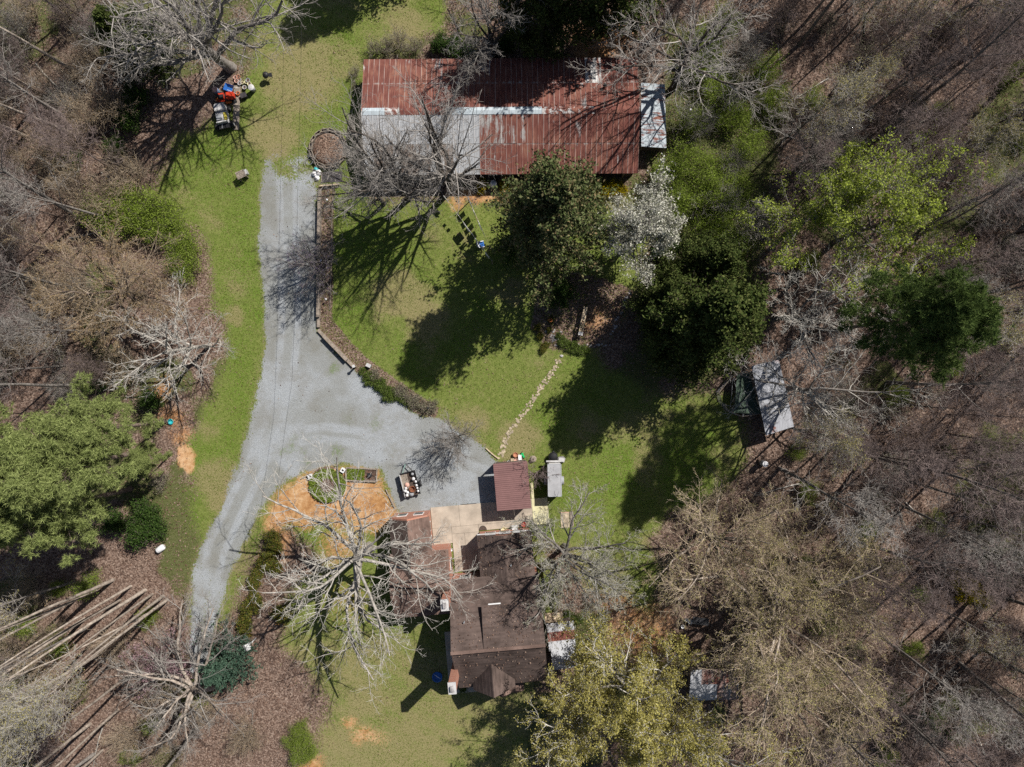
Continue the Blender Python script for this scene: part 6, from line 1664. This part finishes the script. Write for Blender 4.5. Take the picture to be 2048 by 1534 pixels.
place(open_tree(125, 12, 0.26, 'grey_bark', 'pale_twig', limbs=9, L=0.66, ang=62, trunk=0.45, n=(8, 7, 6), wander=0.15),
      "bare_tree", "bare tree with pale limbs standing right of the white roofed coop", placed(1578, 776), rz=1.2)
place(open_tree(126, 13, 0.24, 'grey_bark', 'pale_twig', limbs=9, L=0.6, ang=60, trunk=0.5, n=(8, 7, 6), wander=0.15),
      "bare_tree", "bare pale limbed tree above the white roofed coop, below the lime tree", placed(1545, 640), rz=4.2)
place(open_tree(127, 10, 0.2, 'grey_bark', 'grey_twig', limbs=13, L=0.6, ang=40, trunk=0.35, n=(9, 8, 6), start=0.2, up=0.2),
      "bare_tree", "dense vase shaped bare tree in the wood above the lime green trees", placed(1600, 330), rz=2.2)
place(open_tree(128, 3.6, 0.05, 'brown_bark', 'brown_twig', limbs=9, L=0.8, ang=40, trunk=0.3, n=(6, 5, 3), start=0.1, rm=0.008),
      "bare_shrub", "bare brown shrub between the carport and the cargo trailer", placed(1066, 945), cat="shrub", rz=0.4)

# ---- woodland: stock trees copied through the left, top and right woods
STOCK = [forest_tree(201, 17, 0.17, 'grey_bark', 'grey_twig', 0.27, 0.45),
         forest_tree(202, 15, 0.14, 'brown_bark', 'brown_twig', 0.3, 0.35),
         forest_tree(203, 19, 0.2, 'grey_bark', 'brown_twig', 0.25, 0.5),
         forest_tree(204, 12, 0.10, 'brown_bark', 'brown_twig', 0.32, 0.3),
         forest_tree(205, 14, 0.12, 'grey_bark', 'grey_twig', 0.3, 0.35, leaf='olive_bud', leaves=4500, lsize=0.09, jitter=0.08),
         forest_tree(206, 9, 0.07, 'brown_bark', 'brown_twig', 0.38, 0.2)]
KIND = ["bare grey tree", "bare brown tree", "tall bare grey trunked tree", "slim bare brown tree", "slim budding tree", "bare brown sapling"]
PALE = forest_tree(207, 24, 0.2, 'tan_bark', 'pale_twig', 0.18, 0.72, leaf='olive_bud', leaves=2500, lsize=0.1, jitter=0.1)
for (x, y, s, a) in [(226, 1160, 1.05, 0.1), (290, 1180, 1.1, 1.0), (326, 1192, 0.9, 2.0), (334, 1200, 0.95, 3.2), (180, 1448, 1.0, 4.1), (122, 1442, 1.0, 5.0), (240, 1200, 0.9, 0.7), (168, 1238, 1.0, 1.7), (60, 1300, 1.0, 2.9), (285, 1330, 0.95, 3.9), (210, 1300, 1.0, 0.3), (262, 1172, 0.8, 1.1), (305, 1188, 0.7, 2.2), (196, 1180, 0.75, 4.4), (318, 1215, 0.7, 5.5), (150, 1200, 0.8, 0.9), (270, 1250, 0.7, 2.6), (236, 1420, 0.8, 3.4), (90, 1350, 0.8, 1.2), (205, 1500, 0.75, 1.0)]:
    place(PALE, "tall_pale_tree", "tall pale trunked tree leaning out towards the lower left corner", placed(x, y), rz=a, scale=s * 0.85, sz=1.15 / s, group="tall pale trunked trees at lower left")
for (x, y, s, a) in [(165, 152, 0.9, 0.4), (163, 275, 0.85, 1.4), (50, 272, 0.9, 2.2), (88, 195, 0.9, 3.0)]:
    place(PALE, "tall_pale_tree", "tall pale trunked tree leaning out towards the left edge", placed(x, y), rz=a, scale=s, group="tall pale trunked trees at upper left")

WOODS = {"left": ([(-140, -60), (300, -60), (330, 60), (230, 300), (330, 420), (170, 480), (230, 640), (300, 760), (150, 800), (60, 760), (-140, 760)], 58, "in the wood along the left edge"),
         "lower left": ([(-140, 1100), (140, 1150), (330, 1350), (360, 1440), (520, 1480), (600, 1600), (-140, 1600)], 22, "in the wood at the lower left corner"),
         "top": ([(1080, -80), (1330, -80), (1480, -40), (1420, 110), (1300, 110), (1060, 30)], 10, "in the wood above the barn"),
         "upper right": ([(1480, -120), (2300, -120), (2300, 660), (1760, 640), (1600, 560), (1520, 300)], 104, "in the wood at upper right"),
         "lower right": ([(1620, 700), (2300, 660), (2300, 1650), (1500, 1650), (1560, 1400), (1660, 1180), (1540, 1020), (1560, 900)], 108, "in the wood at lower right")}
def inside(x, y, poly):
    c = False; n = len(poly)
    for i in range(n):
        x0, y0 = poly[i]; x1, y1 = poly[(i + 1) % n]
        if (y0 > y) != (y1 > y) and x < (x1 - x0) * (y - y0) / (y1 - y0) + x0: c = not c
    return c
rnd = random.Random(5)
KEEP = [(1570, 465, 75), (1680, 480, 80), (1620, 440, 70), (1606, 688, 70), (1690, 670, 50), (1420, 300, 120), (1500, 190, 100), (1420, 130, 70), (1600, 330, 50), (1575, 776, 60), (310, 900, 90), (300, 440, 70)]
for key, (poly, count, where) in WOODS.items():
    pts = []; tries = 0
    xs_ = [p[0] for p in poly]; ys_ = [p[1] for p in poly]
    while len(pts) < count and tries < 20000:
        tries += 1
        x = rnd.uniform(min(xs_), max(xs_)); y = rnd.uniform(min(ys_), max(ys_))
        if inside(x, y, poly) and all(math.hypot(x - a, y - b) > r for a, b, r in KEEP) and all((x - a) ** 2 + (y - b) ** 2 > 38 ** 2 for a, b in pts):
            pts.append((x, y))
    for (x, y) in pts:
        k = rnd.choices(range(6), (3, 3, 3, 3, 2, 3))[0]
        place(STOCK[k], "woodland_tree", KIND[k] + " " + where, placed(x, y), rz=rnd.uniform(0, 6.28), scale=rnd.uniform(0.75, 1.1),
              tilt=(rnd.gauss(0, 0.05), rnd.gauss(0, 0.05)), group=KIND[k] + "s " + where)

# ---- shrubs and understorey
SH = {'fresh': shrub(301, 3.2, 'fresh_leaf', 5200, 0.11, 9, jitter=0.25), 'green': shrub(302, 2.6, 'shrub_leaf', 4000, 0.12, 8), 'dark': shrub(303, 2.0, 'dark_leaf', 3800, 0.12, 8, jitter=0.18),
      'gold': shrub(304, 1.7, 'gold_leaf', 3600, 0.10, 9), 'azalea': shrub(305, 1.3, 'azalea_leaf', 4200, 0.10, 9, jitter=0.12), 'low': shrub(306, 0.7, 'shrub_leaf', 1500, 0.08, 7, jitter=0.09),
      'twiggy': shrub(307, 2.4, 'grey_bud', 900, 0.08, 10), 'brown_brush': shrub(311, 4.2, 'tan_bud', 300, 0.07, 12, twig='brown_twig', n=(9, 8)), 'brush': shrub(309, 4.0, 'tan_bud', 700, 0.08, 12, twig='tan_twig', n=(9, 8)), 'grey_brush': shrub(310, 4.2, 'grey_bud', 500, 0.08, 12, twig='grey_twig', n=(9, 8)), 'mauve': shrub(308, 0.8, 'grey_bud', 700, 0.06, 9)}
ORD = ["first", "second", "third", "fourth", "fifth", "sixth", "seventh", "eighth", "ninth", "tenth", "eleventh", "twelfth"]
def bush(kind, label_, pts, name="shrub", group=None, sc=(0.85, 1.15)):
    for n_, q in enumerate(pts):
        label = label_.format(ORD[n_]) if "{}" in label_ else label_
        s = q[2] if len(q) > 2 else rnd.uniform(*sc)
        place(SH[kind], name, label, placed(q[0], q[1]), cat="shrub", rz=rnd.uniform(0, 6.28), scale=s, group=group, parts=("stems", "crown"))
bush('fresh', "fresh green thicket shrub below the big tree's shadow at left", [(225, 432, 1.2), (265, 415, 1.1), (305, 418, 1.2), (340, 440, 1.2), (370, 470, 1.1), (385, 505, 1.0), (310, 450, 1.1), (265, 450, 1.1), (375, 535, 0.9)], group="fresh green thicket at left")
bush('fresh', "fresh green thicket shrub in the wood edge right of the barn", [(1330, 360, 1.1), (1370, 330, 1.2), (1420, 350, 1.1), (1400, 400, 1.2), (1440, 430, 1.1), (1350, 420, 1.0), (1420, 470, 1.2), (1470, 380, 1.0), (1380, 250, 1.0), (1430, 200, 1.1), (1400, 150, 1.0), (1460, 250, 1.0), (1490, 300, 1.0), (1470, 500, 1.0), (1400, 90, 1.0), (1440, 60, 1.0), (1520, 150, 1.0), (1545, 215, 1.0)], group="green thicket right of the barn")
bush('dark', "dark green undergrowth shrub below the white flowering tree", [(1330, 500, 1.3), (1410, 540, 1.3), (1450, 580, 1.3), (1470, 630, 1.3), (1310, 400, 1.0)], group="dark undergrowth at right")
bush('dark', "dark green shrub at the wood's edge around the sunlit pines", [(300, 1020, 1.3), (290, 1060, 1.4), (320, 1050, 1.2), (240, 1040, 1.2), (310, 800, 1.1), (200, 760, 1.2), (230, 720, 1.2), (270, 740, 1.0)], group="dark shrubs round the pines")
bush('dark', "dark green shrub against the back wall of the barn", [(905, 100, 1.0), (935, 108, 0.9), (880, 95, 0.9), (1010, 96, 1.0)], group="shrubs behind the barn")
bush('dark', "dark evergreen shrub in the wood at upper left", [(300, 70, 1.5), (270, 120, 1.4), (215, 90, 1.5), (280, 200, 1.3), (265, 245, 1.3), (30, 380, 1.3), (150, 330, 1.2), (240, 300, 1.0)], group="dark shrubs at upper left")
bush('green', "green undergrowth shrub scattered in the lower right wood", [(1620, 1160, 0.8), (1700, 1300, 0.8), (1850, 1420, 1.0), (1900, 1460, 0.9), (1780, 1390, 0.8), (1560, 1175, 0.7), (1830, 1180, 0.7), (1610, 1120, 0.6), (1880, 900, 0.8), (1960, 880, 0.8), (1690, 810, 0.7)], group="undergrowth at lower right")
bush('gold', "{} yellow leafing shrub from the left in the right wood", [(1905, 1150, 1.1), (1930, 1175, 1.2), (1960, 1190, 0.9)], group="yellow shrubs at right")
bush('gold', "{} golden flowering shrub from the left along the barn's front wall", [(965, 372, 0.7), (1012, 374, 0.8), (1035, 378, 0.8), (1075, 376, 0.95), (1105, 376, 0.9), (1150, 378, 0.95), (1185, 380, 0.9), (1215, 382, 0.95), (1240, 384, 0.8)], name="flowering_shrub", group="golden shrubs along the barn front")
bush('azalea', "{} russet and green shrub from the top of the hedge row by the drive", [(548, 1072, 1.0), (552, 1092, 1.05), (540, 1112, 1.05), (530, 1126, 1.0), (554, 1132, 0.95), (518, 1145, 0.9), (512, 1162, 0.9), (514, 1195, 1.1), (504, 1212, 1.1), (494, 1240, 1.1), (492, 1262, 0.95)], group="hedge row beside the drive")
bush('azalea', "rounded green shrub under the white tree, apart from the hedge row", [(570, 1222, 1.3)])
bush('low', "low green bed plant between the gravel and the lawn", [(728, 744), (742, 752), (748, 764), (762, 766), (770, 778), (782, 782), (790, 792), (800, 796), (814, 802), (760, 774), (776, 790), (735, 760)], name="bed_plant", group="bed plants along the gravel", sc=(0.9, 1.2))
bush('mauve', "low grey twiggy plant in the bed by the gravel", [(808, 788), (824, 798), (832, 808), (845, 812), (856, 818), (866, 812), (838, 800), (752, 748), (800, 780)], name="bed_plant", group="twiggy bed plants along the gravel", sc=(1.0, 1.4))
bush('low', "{} leafy green plant from the left at the rock garden's lower edge", [(1120, 676), (1128, 685), (1138, 692), (1148, 696), (1160, 699), (1168, 700)], name="bed_plant", group="green plants edging the rock garden", sc=(0.9, 1.2))
bush('azalea', "small russet plant in the rock garden", [(1080, 672, 0.5), (1092, 690, 0.5), (1102, 640, 0.5), (1086, 700, 0.5), (1098, 660, 0.4), (1075, 655, 0.5)], name="bed_plant", group="russet plants in the rock garden")
bush('twiggy', "bare twiggy shrub beside the barn's upper left corner", [(750, 105, 0.8), (775, 100, 0.9), (800, 95, 1.1), (830, 100, 0.9), (712, 150, 0.6), (715, 175, 0.5)], group="twiggy shrubs at the barn corner")
bush('green', "green shrub tucked beside the silver tin annex", [(1160, 1300, 0.5), (1135, 1225, 0.5), (1150, 1235, 0.55), (1165, 1322, 0.4)], group="green shrubs by the annex")
bush('green', "small green shrub at the house's front step", [(926, 1375, 0.4)])
bush('fresh', "soft green shrub right of the pale tree at the bottom edge", [(612, 1470, 0.6), (602, 1450, 0.5), (622, 1490, 0.6), (590, 1478, 0.55), (606, 1505, 0.6)], group="green shrubs at the bottom edge")
bush('twiggy', "bare grey undergrowth bush in the left wood", [(140, 40, 1.2), (60, 120, 1.2), (110, 330, 1.3), (190, 420, 1.2), (40, 470, 1.2), (90, 560, 1.3), (60, 640, 1.3), (130, 700, 1.3), (200, 600, 1.2), (20, 740, 1.3), (330, 960, 0.9), (60, 20, 1.1), (220, 20, 1.2)], group="grey undergrowth in the left wood")
bush('twiggy', "bare grey undergrowth bush in the right wood", [(1700, 900, 1.3), (1780, 820, 1.2), (1850, 780, 1.2), (1650, 1010, 1.2), (1750, 1000, 1.2), (1850, 1050, 1.2), (1950, 980, 1.3), (1780, 1120, 1.2), (1900, 1280, 1.2), (1700, 1420, 1.2), (1980, 1380, 1.2), (1720, 120, 1.3), (1820, 220, 1.3), (1900, 320, 1.3), (1960, 440, 1.2), (1850, 80, 1.2), (1980, 120, 1.2), (1640, 60, 1.2), (1560, 60, 1.2), (1990, 600, 1.2)], group="grey undergrowth in the right wood")

def scatter_bush(kind, label, poly, count, group, dist=30, sc=(0.8, 1.25)):
    pts = []; tries = 0
    xs_ = [p[0] for p in poly]; ys_ = [p[1] for p in poly]
    while len(pts) < count and tries < 8000:
        tries += 1
        x = rnd.uniform(min(xs_), max(xs_)); y = rnd.uniform(min(ys_), max(ys_))
        if inside(x, y, poly) and all((x - a) ** 2 + (y - b) ** 2 > dist ** 2 for a, b in pts): pts.append((x, y))
    bush(kind, label, pts, name="woodland_bush", group=group, sc=sc)
LW = [(0, 0), (280, 0), (250, 200), (240, 300), (290, 380), (160, 470), (190, 620), (290, 700), (280, 770), (0, 790)]
scatter_bush('brush', "tan twiggy bush on the floor of the left wood", LW, 22, "tan bushes in the left wood", 46)
scatter_bush('grey_brush', "tall grey twiggy bush on the floor of the left wood", LW, 12, "tall grey bushes in the left wood", 60)
LL = [(20, 1130), (180, 1150), (330, 1240), (350, 1330), (500, 1400), (580, 1500), (20, 1520)]
scatter_bush('brush', "tan twiggy bush at the lower left below the pines", LL, 14, "tan bushes at lower left", 50)
scatter_bush('fresh', "yellow green leafing bush at the lower left below the pines", LL, 12, "leafing bushes at lower left", 50, (0.5, 0.8))
RW = [(1560, 40), (2040, 40), (2040, 1500), (1620, 1500), (1640, 1200), (1560, 950), (1640, 700), (1560, 400)]
scatter_bush('grey_brush', "tall grey twiggy bush on the floor of the right wood", RW, 16, "tall grey bushes in the right wood", 60)
scatter_bush('brown_brush', "brown twiggy bush on the floor of the right wood", RW, 30, "brown bushes in the right wood", 60)
scatter_bush('fresh', "thin green leafing bush on the floor of the right wood", RW, 22, "leafing bushes in the right wood", 60, (0.45, 0.8))
scatter_bush('grey_brush', "tall grey twiggy bush in the thicket right of the barn", [(1340, 80), (1540, 120), (1540, 520), (1480, 560), (1340, 300)], 6, "tall grey bushes right of the barn", 60)

# fallen limbs on the woodland floor
LIMB = []
for k in range(3):
    rg = R_(400 + k)
    sk = grow(rg, 4.5, 0.07, [dict(n=7, t0=0.25, L=0.35, ang=40, wander=0.15, K=4, rr=0.5, rmin=0.02), dict(n=4, t0=0.2, L=0.5, ang=40, wander=0.15, K=3, rr=0.6, rmin=0.012)], wob=0.07, top=0.3)
    parts_ = [tubes(P, R, 4) for P, R in sk]; Vs = []; Fs = []; o_ = 0
    for V, F in parts_:
        Vs.append(V[:, [2, 0, 1]]); Fs.append(F + o_); o_ += len(V)
    V = np.concatenate(Vs); V[:, 2] = np.clip(V[:, 2] * 0.45 + 0.1, 0.02, 0.9)
    LIMB.append(np_mesh("fallen_limb", V, Fs, [M['pale_bark']], smooth=True))
for key in ("left", "lower left", "upper right", "lower right"):
    poly, cnt, where = WOODS[key]; xs_ = [p[0] for p in poly]; ys_ = [p[1] for p in poly]; done = 0
    while done < (8 if "left" in key else 14):
        x = rnd.uniform(min(xs_), max(xs_)); y = rnd.uniform(min(ys_), max(ys_))
        if not inside(x, y, poly) or not (10 < x < 2038 and 10 < y < 1524): continue
        o = link(bpy.data.objects.new("fallen_limb", LIMB[done % 3])); p = W(x, y)
        o.location = (p.x, p.y, 0.02); o.rotation_euler = (0, 0, rnd.uniform(0, 6.28)); o.scale = (rnd.uniform(0.6, 1.3),) * 3
        tag(o, "pale fallen limb lying on leaves " + where, "branch", "fallen limbs " + where); done += 1
